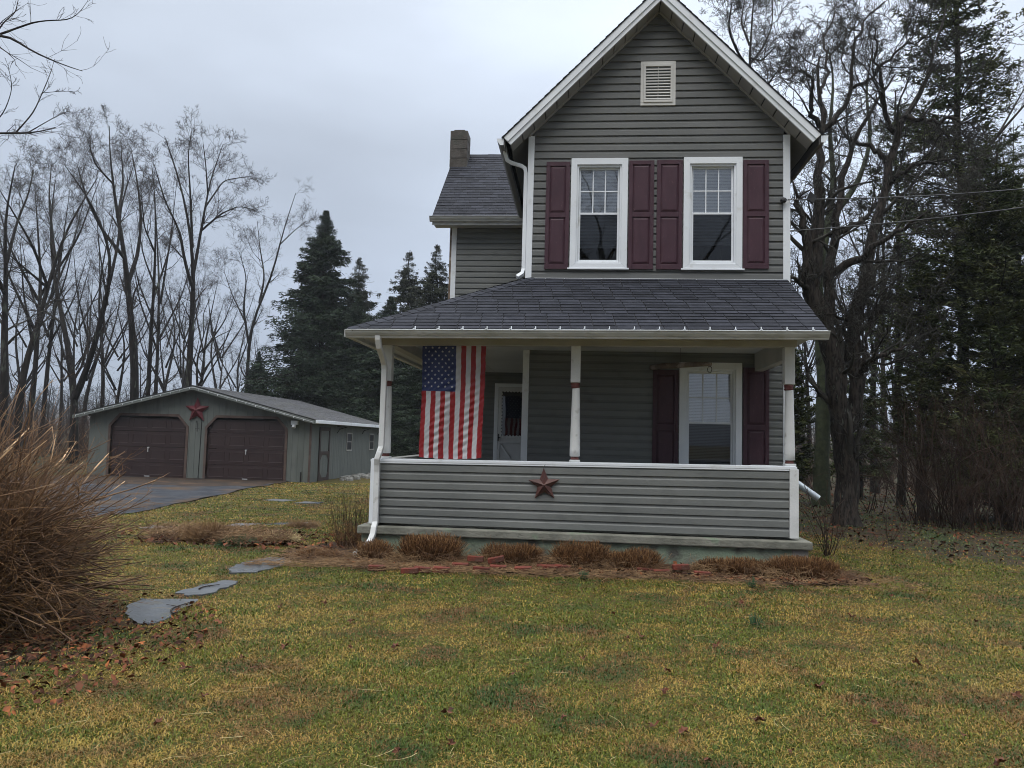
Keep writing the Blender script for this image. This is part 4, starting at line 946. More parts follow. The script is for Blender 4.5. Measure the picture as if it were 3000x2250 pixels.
def sheet(name, poly, z, m, jitter=0.05, kind='structure', sub=6, seed=0, label=None, cat=None, thick=.0, group=None):
    rs = random.Random(seed); pts = []
    n = len(poly)
    for k in range(n):
        a, b = poly[k], poly[(k + 1) % n]
        for s in range(sub):
            t = s / sub; pts.append((a[0] + (b[0] - a[0]) * t + rs.uniform(-jitter, jitter), a[1] + (b[1] - a[1]) * t + rs.uniform(-jitter, jitter)))
    mb = MB()
    if thick: mb.prism(pts, lambda u, v: (u, v, z - thick), lambda u, v: (u, v, z), m)
    else: mb.face([(p[0], p[1], z) for p in pts], m)
    o = mb.build(name, bevel=.006 if thick else 0); setp(o, label, cat, group, kind); return o
drive = [(-9.9, 25.35), (-9.6, 21.5), (-9.0, 18.0), (-8.8, 16.2), (-8.6, 14.2), (-9.2, 11.8), (-11.5, 9.0), (-16, 6.5), (-24, 8), (-24, 19), (-18.5, 21), (-17.0, 25.45)]
sheet('driveway', drive, .024, 'asphalt', .10, seed=2, sub=5)
sheet('gravel_strip', [(-9.7, 25.48), (-9.75, 22.6), (-11.5, 21.8), (-13.5, 21.5), (-15.5, 21.8), (-17.4, 22.5), (-17.3, 25.47)], .029, 'gravel_dirt', .25, seed=3)
bed = [(-4.0, 10.35), (-3.8, 9.7), (-3.1, 9.32), (-1.5, 9.30), (0, 9.36), (1.6, 9.42), (2.9, 9.38), (3.5, 9.65), (3.5, 10.4), (3.1, 11), (-3.0, 11.2), (-3.6, 11.6)]
sheet('planting_bed', bed, .020, 'bed_soil', .09, seed=4, sub=12)
bed2 = [(-6.6, 11.1), (-6.1, 10.6), (-5.5, 10.75), (-4.9, 10.55), (-4.2, 10.9), (-4.3, 11.5), (-5.1, 11.8), (-5.8, 11.7), (-6.4, 11.8)]
sheet('planting_bed', bed2, .018, 'bed_soil', .10, seed=5, sub=9)
stones = [([(-4.10, 8.85), (-4.12, 9.3), (-3.98, 9.75), (-3.75, 9.78), (-3.60, 9.55), (-3.60, 9.05), (-3.72, 8.68), (-3.96, 8.62)], 'largest flat grey stepping stone, beside the straw heap at the downspout'),
          ([(-3.95, 7.42), (-3.93, 7.82), (-3.80, 8.14), (-3.64, 8.10), (-3.62, 7.80), (-3.64, 7.42), (-3.80, 7.30)], 'middle grey stepping stone, the smallest of the near three'),
          ([(-4.10, 6.80), (-4.12, 7.1), (-3.62, 7.18), (-3.54, 6.82), (-3.46, 6.22), (-3.64, 6.18), (-3.9, 6.45)], 'nearest blue-grey stepping stone at the foot of the brown bush'),
          ([(-7.2, 12.1), (-7.15, 12.5), (-6.75, 12.55), (-6.8, 12.2)], 'thin pale stepping stone in the grass left of the dried garden bed'),
          ([(-6.1, 12.85), (-6.0, 13.25), (-5.6, 13.35), (-5.7, 12.95)], 'pale stepping stone just behind the dried garden bed'),
          ([(-5.5, 13.2), (-5.4, 13.6), (-4.7, 13.9), (-4.9, 13.45)], 'long pale stepping stone near the porch corner, farthest of its row'),
          ([(-7.6, 18.0), (-7.5, 18.5), (-6.9, 18.4), (-7.0, 17.9)], 'dark flat stone in the grass before the garage side door'),
          ([(-6.6, 17.6), (-6.6, 18.1), (-6.1, 18.1), (-6.1, 17.7)], 'dark flat stone in the grass, right of its twin towards the porch')]
for k, (p, l) in enumerate(stones): sheet('stepping_stone', p, .016 if k < 3 else .016, 'flagstone', .03, None, 5, 50 + k, l, 'stone', .07, 'stepping stones through the lawn')
for q0, q1, l in ((D(375, 1326), D(402, 1300), 'dark forked twig lying across the nearest stepping stone'), (D(430, 1272), D(470, 1262), 'small dark twig lying on the middle stepping stone')):
    p0 = atZ(q0, .026); p1 = atZ(q1, .026); mb = MB(); d_ = p1 - p0; sd = np.array([-d_[1], d_[0], 0])
    mb.tube([tuple(p0 + d_ * t + sd * .12 * math.sin(t * 4)) for t in np.linspace(0, 1, 7)], [.008, .007, .007, .006, .005, .004, .003], 6, 'twig'); mb.tube([tuple(p0 + d_ * .55), tuple(p0 + d_ * .8 + sd * .3)], [.005, .002], 5, 'twig'); setp(mb.build('fallen_twig'), l, 'twig')
def in_poly(px, py, poly):
    r = np.zeros(px.shape, bool); n = len(poly); j = n - 1
    for i in range(n):
        xi, yi = poly[i]; xj, yj = poly[j]
        c = ((yi > py) != (yj > py)) & (px < (xj - xi) * (py - yi) / (yj - yi + 1e-12) + xi); r ^= c; j = i
    return r
# ---- grass
def pn(x, y, s, seed):                                     # cheap smooth noise 0..1
    rg = np.random.default_rng(seed); v = 0; w = 0
    for k in range(5):
        a = rg.uniform(0, 2 * PI); f = s * 1.75 ** k; p = rg.uniform(0, 6.28, 2); am = .62 ** k
        v = v + am * np.sin((x * math.cos(a) + y * math.sin(a)) * f + p[0] + 1.3 * np.sin((y * math.cos(a) - x * math.sin(a)) * f * .8 + p[1])); w += am
    return v / w * .5 + .5
for nm, c1_, c2_ in (('grass_green', L3(.072, .112, .010), L3(.138, .145, .014)), ('grass_straw', L3(.34, .25, .050), L3(.28, .165, .042))):
    mat(nm, c1_, c2_, 1.5, .5, 0, 10, .3, rnd=.45, coord='Object', transl=.2, c3=(L3(.17, .085, .032) if nm == 'grass_straw' else L3(.035, .075, .012)), s3=1.4, t3=(.5, .62))
def blades(N, seed, dmin, dmax, straw):
    rg = np.random.default_rng(seed); d = dmin * (dmax / dmin) ** rg.uniform(0, 1, N); az = rg.uniform(math.radians(-42), math.radians(38), N) + math.radians(-YAW) * 1.0
    x = d * np.sin(az); y = d * np.cos(az)
    keep = ~((x > -3.0) & (x < 3.0) & (y > 10.4)) & ~((x > WX - .3) & (x < XR + .2) & (y > 12))
    keep &= ~in_poly(x, y, drive)
    inb = in_poly(x, y, bed) | in_poly(x, y, bed2); keep &= ~inb | (rg.uniform(0, 1, N) < np.where(y < 9.5, .25, .03) + .35 * in_poly(x, y, bed2))
    for p, _ in stones: 
        cx = sum(q[0] for q in p) / len(p); cy = sum(q[1] for q in p) / len(p)
        keep &= ~in_poly(x, y, [(cx + (q[0] - cx) * .80, cy + (q[1] - cy) * .80) for q in p])
    keep &= ~((x < GX1 + .1) & (y > 25.3))
    zn = zone(x, y); keep &= rg.uniform(0, 1, N) > zn * .86
    pt = .6 * pn(x, y, 1.1, 3) + .4 * pn(x, y, 4.2, 4)
    edge = np.clip((9.2 - y) / 1.2, -1, 1)
    far = np.clip((y - 13) / 6, 0, 1) * .12
    ps = np.clip(.43 + (pt - .5) * 1.6 + (pn(x, y, 9, 14) - .5) * 1.0 + .1 * np.clip((y - 12) / 5, 0, 1), .12, .93)
    keep &= (rg.uniform(0, 1, N) < ps) if straw else (rg.uniform(0, 1, N) > ps * .92)
    x, y, d, pt = x[keep], y[keep], d[keep], pt[keep]; n = len(x)
    h = rg.uniform(.45, 1.3, n) * (.016 if straw else .0175) * (1 + .03 * d) * (.75 + .5 * pn(x, y, 2.7, 9)); wd = (.0010 + .00042 * d) * rg.uniform(.7, 1.3, n)
    a = rg.uniform(0, 2 * PI, n); lean = rg.uniform(.4, 2.0, n) if straw else rg.uniform(.3, 1.5, n)
    b0 = np.stack([x, y, hgt(x, y) - .002], 1); o = np.stack([np.cos(a), np.sin(a), 0 * a], 1); s = np.stack([-np.sin(a), np.cos(a), 0 * a], 1)
    m = b0 + o * (h * lean * .30)[:, None] + np.array([0, 0, 1]) * (h * .62)[:, None]; t = b0 + o * (h * lean)[:, None] + np.array([0, 0, 1]) * (h * (1.08 - .28 * lean))[:, None]
    w = wd[:, None]
    V = np.stack([b0 - s * w, b0 + s * w, m + s * w * .75, m - s * w * .75, t + s * w * .1, t - s * w * .1], 1).reshape(-1, 3)
    i = np.arange(n)[:, None] * 6; F = np.concatenate([i + np.array([0, 1, 2, 3]), i + np.array([3, 2, 4, 5])], 1).reshape(-1, 4)
    r = np.repeat(rg.uniform(0, 1, n), 2)
    return V, F, r
V, F, r = blades(640000, 11, 2.7, 27, False); o = npmesh('grass', V, F, 4, 'grass_green', rnd=r); setp(o, 'short green winter grass', 'grass', None, 'stuff')
V, F, r = blades(680000, 12, 2.7, 27, True); o = npmesh('dead_grass', V, F, 4, 'grass_straw', rnd=r); setp(o, 'yellowed dead grass mixed through the lawn', 'grass', None, 'stuff')
# ---- loose straws, leaf litter
def flat_bits(name, x, y, ln, wd, m, seed, label, cat, z=.03, curve=.15, lift=.02, obj=True):
    rg = np.random.default_rng(seed); n = len(x); a = rg.uniform(0, 2 * PI, n); K = 5
    P = np.zeros((n, K, 3)); s = np.linspace(-.5, .5, K); c = rg.normal(0, curve, n)
    ux, uy = np.cos(a), np.sin(a)
    P[:, :, 0] = x[:, None] + ux[:, None] * s * ln[:, None] - uy[:, None] * (s ** 2) * (c * ln)[:, None] * 2
    P[:, :, 1] = y[:, None] + uy[:, None] * s * ln[:, None] + ux[:, None] * (s ** 2) * (c * ln)[:, None] * 2
    P[:, :, 2] = (hgt(x, y) + z + rg.uniform(0, lift, n))[:, None] + rg.normal(0, lift * .5, (n, 1)) * s + .004
    V, F = tubes(P, np.broadcast_to(wd[:, None], (n, K)), 3); o = npmesh(name, V, F, 4, m, rnd=rg.uniform(0, 1, len(F))); setp(o, label, cat, None, 'stuff'); return o
rg = np.random.default_rng(5)
n = 190; d = 3.0 * (9.5 / 3.0) ** rg.uniform(0, 1, n); az = rg.uniform(-.75, .6, n); x, y = d * np.sin(az), d * np.cos(az)
flat_bits('loose_straw', x, y, rg.uniform(.04, .22, n), rg.uniform(.0007, .0014, n), 'pale_straw', 6, 'pale dry stalks scattered over the near lawn', 'straw', .034, .25, .012)
n = 9000; x = rg.uniform(-4.0, 4.0, n); y = 9.05 + np.abs(rg.normal(0, .5, n)); ok = in_poly(x, y, bed) | (rg.uniform(0, 1, n) < .4)
ok &= rg.uniform(0, 1, n) < np.clip(1.1 - (x + 3) * .13, .25, 1)
x, y = x[ok], y[ok]; n = len(x)
flat_bits('straw_mulch', x, y, rg.uniform(.06, .26, n), rg.uniform(.0012, .003, n), 'straw', 8, 'flattened tan straw in front of the porch bricks', 'straw', .022, .2, .035)
n = 3500; x = rg.uniform(-6.9, -3.9, n); y = rg.uniform(10.3, 12.1, n); ok = in_poly(x, y, bed2); x, y = x[ok], y[ok]; n = len(x)
flat_bits('straw_mulch', x, y, rg.uniform(.08, .30, n), rg.uniform(.0015, .004, n), 'straw', 9, 'dry stalks matted over the garden bed left of the porch', 'straw', .03, .2, .16)
def leaves(x, y, size, m, seed, name, label, zup=.03, flat=.5, parent=None):
    rg = np.random.default_rng(seed); n = len(x); a = rg.uniform(0, 2 * PI, n)
    nn = nrm(np.stack([rg.normal(0, flat, n), rg.normal(0, flat, n), np.ones(n)], 1)); u = nrm(np.cross(nn, np.stack([np.cos(a), np.sin(a), 0 * a], 1))); w = np.cross(nn, u)
    c = np.stack([x, y, hgt(x, y) + zup + rg.uniform(0, .02, n)], 1); s = size[:, None]
    q = rg.uniform(.35, .8, (n, 1))
    V = np.stack([c - u * s, c + w * s * q + nn * s * .25, c + u * s * .9, c - w * s * q + nn * s * .3], 1).reshape(-1, 3)
    i = np.arange(n)[:, None] * 4; F = np.concatenate([i + np.array([0, 1, 2]), i + np.array([0, 2, 3])], 1).reshape(-1, 3)
    o = npmesh(name, V, F, 3, m, parent, np.repeat(rg.uniform(0, 1, n), 2))
    if label: setp(o, label, 'leaves', None, 'stuff')
    return o
n = 5200; a = rg.uniform(0, 2 * PI, n); rr = np.sqrt(rg.uniform(0, 1, n)) * 1.9; x, y = -4.6 + rr * np.cos(a) * 1.0, 5.3 + rr * np.sin(a) * 1.1; ok = (rg.uniform(0, 1, n) < 1.25 - (rr / 1.9) ** 1.5)
for p_, _ in stones: ok &= ~in_poly(x, y, p_)
x, y = x[ok], y[ok]; n = len(x)
leaves(x, y, rg.uniform(.014, .038, n), 'litter', 21, 'leaf_litter', 'brown leaves heaped under the left bush', .02)
n = 7500; x = rg.uniform(3.4, 22, n); y = rg.uniform(9.5, 34, n); ok = rg.uniform(0, 1, n) < zone(x, y); x, y = x[ok], y[ok]
leaves(x, y, rg.uniform(.03, .062, len(x)), 'litter', 22, 'leaf_litter', 'brown fallen leaves under the right-hand trees', .015)
n = 2600; x = rg.uniform(-3.9, 4.1, n); y = 9.4 + np.abs(rg.normal(0, .5, n)); ok = in_poly(x, y, bed) & (rg.uniform(0, 1, n) < np.clip(.35 + x * .18, .15, 1)); x, y = x[ok], y[ok]
leaves(x, y, rg.uniform(.02, .045, len(x)), 'litter', 23, 'leaf_litter', 'dark wet leaves lying among the porch bed clumps', .03)
n = 500; x = rg.uniform(-6.9, -3.3, n); y = rg.uniform(10.2, 12.1, n); leaves(x, y, rg.uniform(.025, .06, n), 'litter', 24, 'leaf_litter', 'orange-brown leaves around the garden bed left of the porch', .05)
n = 26000; x = rg.uniform(3.2, 20, n); y = rg.uniform(9.6, 27, n); ok = (rg.uniform(0, 1, n) < zone(x, y)) & (pn(x, y, 1.6, 31) > .40); x, y = x[ok], y[ok]
leaves(x, y, rg.uniform(.012, .03, len(x)), 'ground_ivy', 25, 'ground_cover', 'low green ground cover under the right-hand trees', .03, .8)
# individual leaves on the near lawn
def leaf_mesh(seed):
    rs = random.Random(seed); mb = MB(); n = 14; pts = []
    for k in range(n):
        a = 2 * PI * k / n; r = .030 * (1.0 if k % 2 == 0 else .52) * rs.uniform(.75, 1.25); pts.append((r * math.cos(a), r * math.sin(a) * .85, .010 * math.sin(a * 2 + seed) + rs.uniform(0, .008)))
    for k in range(n): mb.face([(0, 0, .0), pts[k], pts[(k + 1) % n]], 'leaf', rs.random())
    mb.tube([(.028, 0, .004), (.05, .006, .008), (.062, .004, .004)], .0012, 4, 'leaf')
    return mb
protos = []
spots = [D(523, 1418 + 0), (1025, 1895), (820, 1775), D(855, 1395), D(1385, 1372), D(1355, 1375), D(1548, 1392), D(1442, 1447), D(1435, 1490), D(1218, 1548), D(975, 1605), D(1413, 1565), D(1477, 1578), D(1640, 1553), D(1710, 1620), D(966, 1535), D(1325, 1325), D(760, 1340), D(615, 1395), D(545, 1440), D(700, 1300), D(1892, 1560), D(1770, 1480), D(1980, 1430), D(2080, 1585), D(2110, 1340), D(1840, 1330), D(1925, 1285), D(2050, 1230), D(2130, 1395), D(1530, 1640), D(400, 1440), D(440, 1500), D(340, 1560), D(1105, 1455), D(860, 1620), D(1260, 1420), D(1600, 1300), D(2160, 1645), D(2195, 1500)]
for k, q in enumerate(spots):
    p = atZ(q, .035)
    if k < 5: o = leaf_mesh(40 + k).build('fallen_leaf'); protos.append(o)
    else: o = protos[k % 5].copy(); COL.objects.link(o)
    o.location = (p[0], p[1], .032); o.rotation_euler = (random.uniform(-.5, .5), random.uniform(-.5, .5), random.uniform(0, 6.28)); s = random.uniform(.8, 1.6); o.scale = (s, s, s)
    setp(o, 'curled brown fallen leaf lying on the front lawn', 'leaf', 'fallen leaves on the lawn')
# ---- bricks
rs = random.Random(3)
bpx = [(748, 400, 0), (985, 420, 0), (1075, 412, 0), (1210, 412, 0), (1348, 384, 0), (1462, 368, 1), (1500, 412, 0), (1620, 400, 0), (1618, 366, 1), (1800, 410, 0), (1956, 395, 0), (2068, 398, 0)]
bpy7 = [(20, 360, 0), (105, 358, 0), (638, 378, 0), (750, 388, 0), (868, 385, 1), (1010, 400, 0)]
lab = ['faded brick lying left end of the porch edging', 'dark sunken brick left of the row edging the bed', 'dark mossy brick under the tall straw clump', 'dark brick in the edging right of the tall straw clump', 'clean red brick right beside the dark one', 'red brick raised on the edging between two clumps', 'low brick half buried beside the stacked pair', 'lower brick of the stacked pair', 'tilted bright red brick, upper of the stacked pair', 'brick half buried in straw under the second clump', 'red brick right of the second clump', 'red brick with straw lying over its end', 'red brick against the left side of the middle clump', 'narrow red brick beside the middle clump', 'short red brick at the right foot of the middle clump', 'dark red brick in the edging right of the middle clump', 'bright red brick with a leaf beside it', 'last faded brick of the edging, towards the right clumps']
for k, q in enumerate([c6(a, b) + (t,) for a, b, t in bpx] + [c7(a, b) + (t,) for a, b, t in bpy7]):
    p = atZ(q[:2], .045); mb = MB(); z = .07 if q[2] else .0; cx, cy = p[0], min(p[1], 9.78)
    if q[2]: cy = 9.70
    mb.box(-.1, .1, -.05, .05, 0, .062, 'brick', rs.random()); o = mb.build('brick', bevel=.006)
    o.location = (cx, cy, z + .010); o.rotation_euler = (rs.uniform(-.06, .06), (-.22 if k == 8 else rs.uniform(-.06, .06)), rs.uniform(-.12, .12)); setp(o, lab[k], 'brick', 'bricks edging the porch bed')
# ---- cut ornamental grass clumps
def clump(name, label, c, w, dp, h, n, seed, m='straw_clump', lean=.35, group=None, cat='plant', wd=.0024, flop=0.1):
    rg = np.random.default_rng(seed); t = thing(name, label, cat, (c[0], c[1], 0), group)
    a = rg.uniform(0, 2 * PI, n); r = np.sqrt(rg.uniform(0, 1, n)); x = r * np.cos(a); y = r * np.sin(a)
    S = np.stack([c[0] + x * w * .40, c[1] + y * dp * .40, 0 * x + .0], 1); nc = 5; sc_ = rg.uniform(-.75, .75, (nc, 2)); hs = rg.uniform(.62, 1.08, nc); kk = np.argmin((x[:, None] - sc_[:, 0]) ** 2 + (y[:, None] - sc_[:, 1]) ** 2, 1); prof = hs[kk] * np.sqrt(np.clip(1.08 - r ** 5, .12, 1)) * (.72 + .5 * pn(c[0] + x * w * .4, c[1] + y * dp * .4, 9, seed))
    fl = rg.uniform(0, 1, n) < flop
    lean = lean * (.5 if group and group.startswith('cut') else 1); Dr = np.stack([(.4 * x + .9 * (x - sc_[kk, 0])) * lean * w / .6 * 1.2, (.4 * y + .9 * (y - sc_[kk, 1])) * lean, 1 + 0 * x], 1) + rg.normal(0, .2, (n, 3)); Dr[fl] += rg.normal(0, .9, (fl.sum(), 3)) * np.array([1, 1, .1])
    Ln = h * (.45 + .55 * prof) * rg.uniform(.5, 1.15, n); P = grow(S, Dr, Ln, 4, .12, -.02, rg)
    P[:, :, 2] = np.maximum(P[:, :, 2], .01)
    R = np.broadcast_to((wd * rg.uniform(.6, 1.4, n))[:, None], (n, 4)) * np.linspace(1, .7, 4)
    V, F = tubes(P, R, 3); vr = np.repeat(np.tile(np.array([.0, .35, .7, 1.0]), n) * np.repeat(rg.uniform(.3, 1, n), 4), 3)
    npmesh('stalks', V, F, 4, m, t, vrnd=vr)
    n2 = n // 9; x = rg.uniform(-.55, .55, n2) * w; y = -np.abs(rg.normal(0, .4, n2)) * dp * .8; S = np.stack([c[0] + x, c[1] + y, .03 + rg.uniform(0, .12, n2)], 1)
    P = grow(S, np.stack([rg.normal(0, 1, n2), rg.normal(-.4, .5, n2), rg.normal(-.1, .3, n2)], 1), rg.uniform(.08, .28, n2), 5, .2, -.05, rg); P[:, :, 2] = np.maximum(P[:, :, 2], .012)
    V, F = tubes(P, np.full((n2, 5), .0018), 3); npmesh('fallen_stalks', V, F, 4, 'straw', t, rg.uniform(0, 1, len(F)))
    return t
g = 'cut back grass clumps along the porch'
cl = [((-2.66, 10.02), .50, .44, .24, 2600, 'dark brown cut grass clump beside the white downspout outlet', .12), ((-1.93, 9.98), .80, .56, .36, 6000, 'tallest tawny cut grass clump, second from the downspout', .06),
      ((-.86, 10.04), .86, .42, .27, 4200, 'flat-topped cut grass clump below the star', .05), ((.03, 9.98), .74, .46, .30, 4600, 'bushy tan clump in the middle of the porch front', .10),
      ((.66, 9.98), .80, .48, .27, 4600, 'rounded clump joined to the right of the middle one', .10), ((1.95, 9.96), 1.15, .44, .23, 4200, 'low dark brown clump before the right half of the green foundation', .12),
      ((2.75, 9.88), 1.0, .50, .28, 5000, 'rightmost tawny clump at the corner of the porch slab', .10), ((-3.42, 9.95), .66, .66, .13, 1500, 'loose heap of dead stalks left of the downspout outlet', .55)]
for k, (c, w, dp, h, n, l, fp) in enumerate(cl): clump('dry_grass_clump', l, c, w, dp, h, n, 100 + k, group=g, flop=fp, wd=.0032)
g = 'dried plants in the garden bed left of the porch'
for k, (q, w, h, n, m, l) in enumerate([(D(447, 1172), .62, .36, 1500, 'straw', 'wispy tan grass tuft at the left end of the garden bed'), (D(505, 1180), .45, .22, 500, 'shoots', 'green leafy shoots in the garden bed beside the tan tuft'),
                                      (D(600, 1172), .5, .22, 500, 'pale_straw', 'pale arching dead leaves at the right of the garden bed'), (D(560, 1160), .55, .20, 600, 'straw', 'low brown stalks in the middle of the garden bed'),
                                      (D(650, 1140), .5, .2, 400, 'straw', 'brown withered stalks at the far right of the garden bed')]):
    p = atZ(q); clump('withered_plant', l, (p[0], p[1] + .1), w * 1.15, .55, h * .85, int(n * 1.2), 130 + k, m=m, lean=1.5, group=g, wd=.003, flop=.6)
g = 'bulb shoots in the lawn'
for k, (q, l) in enumerate([(D(1262, 1252), 'green bulb shoots at the lawn edge under the middle clump'), (D(1625, 1270), 'blue-green bulb shoots at the lawn edge under the right clumps'), (D(1630, 1352), 'small green bulb shoots out in the lawn right of centre')]):
    p = atZ(q); clump('bulb_shoot', l, (p[0], p[1]), .11, .08, .12, 40, 150 + k, m='shoots', lean=.25, group=g, wd=.004, flop=.05)
# ---- shrubs
def shrub(name, label, c, n, L, spread, seed, r0, stemm, twm, n1=5, n2=3, up=.02, base=.15, wander=.10, dirb=(0, 0, 1), lat=1.0, lr=.4, group=None, crown=None, K=7, rmin=.0012):
    rg = np.random.default_rng(seed); t = thing(name, label, 'shrub', (c[0], c[1], 0), group)
    a = rg.uniform(0, 2 * PI, n); r = np.sqrt(rg.uniform(0, 1, n)); S = np.stack([c[0] + base * r * np.cos(a), c[1] + base * r * np.sin(a), 0 * a], 1)
    Dr = nrm(np.stack([spread * r * np.cos(a) * lat, spread * r * np.sin(a), np.ones(n)], 1) + rg.normal(0, .15, (n, 3)) + np.array(dirb) * .6)
    P = grow(S, Dr, L * rg.uniform(.55, 1.1, n), K, wander, up, rg); P[:, :, 2] = np.maximum(P[:, :, 2], .015); R = r0 * rg.uniform(.5, 1.2, (n, 1)) * np.linspace(1, .45, K)[None]
    V, F = tubes(P, R, 5); vr = np.repeat(np.tile(np.linspace(0, 1, K), n), 5) * np.repeat(rg.uniform(.4, 1.1, n), K * 5)
    npmesh('stems', V, F, 4, stemm, t, vrnd=np.clip(vr, 0, 1), smooth=True)
    VV, FF, off = [], [], 0
    for q in (n1, n2):
        if not q: continue
        P, R, _ = kids(P, R, q, .15, .95, (25, 80), lr, 5, wander * 1.6, up, rg, taper=.4, rmin=rmin); P[:, :, 2] = np.maximum(P[:, :, 2], .015); V, F = tubes(P, R, 3); VV.append(V); FF.append(F + off); off += len(V)
    if VV: F = np.concatenate(FF); npmesh('twigs', np.concatenate(VV), F, 4, twm, t, rg.uniform(0, 1, len(F)))
    return t
# the big cane bush on the left
def cane_bush():
    rg = np.random.default_rng(77); t = thing('cane_bush', 'big tangled brown bush of arching canes filling the left edge', 'shrub', (-4.95, 5.8, 0))
    def batch(nm, n, lo, hi, r0, m, elev, azr, grav, sd, wander=.05, tip=1.0):
        rg = np.random.default_rng(sd); az = rg.uniform(azr[0], azr[1], n); el = np.radians(rg.uniform(elev[0], elev[1], n)); rr = np.sqrt(rg.uniform(0, 1, n)); K = 11
        bx = rg.uniform(0, 2 * PI, n); zb = rg.uniform(.02, .75, n); S = np.stack([-4.95 + .5 * rr * np.cos(bx), 5.8 + .6 * rr * np.sin(bx), zb], 1)
        Dr = nrm(np.stack([np.cos(el) * np.cos(az), np.cos(el) * np.sin(az), np.sin(el)], 1) + rg.normal(0, .42, (n, 3)))
        C = np.array([-4.95, 5.8, .45]); A_ = np.array([1.32, 1.3, 1.58]); o = (S - C) / A_; q = Dr / A_       # canes end near the clipped outline
        aa = (q * q).sum(1); bb = (o * q).sum(1); cc = (o * o).sum(1) - 1; t_ = (-bb + np.sqrt(np.maximum(bb * bb - aa * cc, .0001))) / aa
        P = grow(S, Dr, t_ * rg.uniform(lo, hi, n), K, wander, grav, rg); P[:, :, 2] = np.maximum(P[:, :, 2], .02)
        R = r0 * rg.uniform(.4, 1.3, (n, 1)) * np.linspace(1, .5, K)[None]; V, F = tubes(P, R, 5)
        vr = np.repeat(np.tile(np.linspace(0, 1, K), n) ** 1.5, 5) * np.repeat(rg.uniform(.1, 1.0, n), K * 5) * tip * np.clip((V[:, 2] - .5) / 1.0, 0, 1)
        npmesh(nm, V, F, 4, m, t, vrnd=vr, smooth=True); return P, R
    P1, R1 = batch('stems', 1300, .5, 1.02, .0068, 'bush_stem', (-24, 48), (-2.0, 1.9), -.014, 78, .20, .9)
    P4, R4 = batch('thin_stems', 1300, .5, 1.0, .0036, 'bush_stem', (-30, 55), (-2.4, 2.2), -.01, 81, .17, .6)
    P2, R2 = batch('canes', 170, .85, 1.2, .0085, 'bush_stem', (0, 42), (-1.5, 1.1), -.01, 79, .07, 1.7)
    P3, R3 = batch('back_stems', 700, .6, 1.05, .004, 'bush_stem', (20, 88), (0, 2 * PI), -.01, 80, .10, .8)
    VV, FF, off = [], [], 0
    A, RA, _ = kids(P1, R1, 6, .15, .98, (30, 85), .26, 6, .2, .0, rg, taper=.4, rmin=.0015); A[:, :, 2] = np.maximum(A[:, :, 2], .02)
    V, F = tubes(A, RA, 3); VV.append(V); FF.append(F); off = len(V)
    B, RB, _ = kids(P2, R2, 5, .1, .98, (20, 60), .22, 5, .12, .02, rg, taper=.4, rmin=.0013); V, F = tubes(B, RB, 3); VV.append(V); FF.append(F + off)
    F = np.concatenate(FF); npmesh('twigs', np.concatenate(VV), F, 4, 'bush_twig', t, rg.uniform(0, 1, len(F)))
cane_bush()
p = atZ(D(745, 1182)); shrub('bare_shrub', 'thin upright bare stems beside the left end of the porch slab', (p[0], p[1] + .25, 0), 60, .78, .42, 61, .0035, 'brush', 'brush', 3, 2, base=.22, wander=.05)
p = atZ(D(765, 1186)); shrub('bare_shrub', 'low rusty shrub against the left side of the porch foundation', (p[0], p[1] + .1, 0), 120, .42, .9, 62, .003, 'straw_clump', 'straw_clump', 4, 2, base=.25, wander=.12)
p = atZ(D(1795, 1205)); shrub('bare_shrub', 'small leafless shrub at the right corner of the porch slab', (p[0], p[1] + .1, 0), 14, 1.15, .55, 63, .007, 'brush', 'brush', 4, 3, base=.10, wander=.12)
p = atZ(D(1850, 1150)); shrub('bare_shrub', 'sparse twiggy sapling in front of the big leaning trunk', (p[0], p[1] - 1.6, 0), 6, 1.1, .5, 64, .006, 'brush', 'brush', 4, 3, base=.05, wander=.14)
# brush under the cedars on the right
for k, (x, y, L, l, n) in enumerate([(7.8, 17.6, 2.4, 'reddish-brown bare brush with a dark multi-stemmed base at the wood edge', 120), (9.4, 17.1, 2.4, 'tall dark brown brush leaning at the right edge of the picture', 130), (8.6, 18.8, 3.0, 'tall fine-twigged brush between the dark cedars', 110), (10.6, 18.3, 2.8, 'dense brown thicket far right below the cedar', 120), (7.1, 20.6, 1.3, 'low thorny brush left of the dark cedar base', 30), (8.2, 16.6, 1.3, 'low tangled briars at the foot of the reddish brush', 70)]):
    shrub('brush_thicket', l, (x, y, 0), int(n * .46), L * 1.15, .42, 200 + k, .013, 'brush', 'brush', 6, 4, base=.75, wander=.15, group='brush at the right wood edge', lr=.42, rmin=.0022)
# rubble along the garage side
rs = random.Random(9); sp = []
for k in range(26):
    y = 27.2 + k * .17 + rs.uniform(-.1, .1); x = GX1 + .35 + rs.uniform(0, .7); s = rs.uniform(.08, .2); mb = MB(); v = []
    for a in range(7): r = s * rs.uniform(.7, 1.2); v.append((r * math.cos(a * .9), r * math.sin(a * .9)))
    mb.prism(v, lambda u, w_: (u, w_, -.04), lambda u, w_: (u * .8, w_ * .8, s * .5), 'stone_rubble', rs.random()); o = mb.build('stone', bevel=.02); o.location = (x, y, .02); setp(o, 'rough grey stone in the pile along the garage side wall', 'stone', 'rubble stones by the garage')

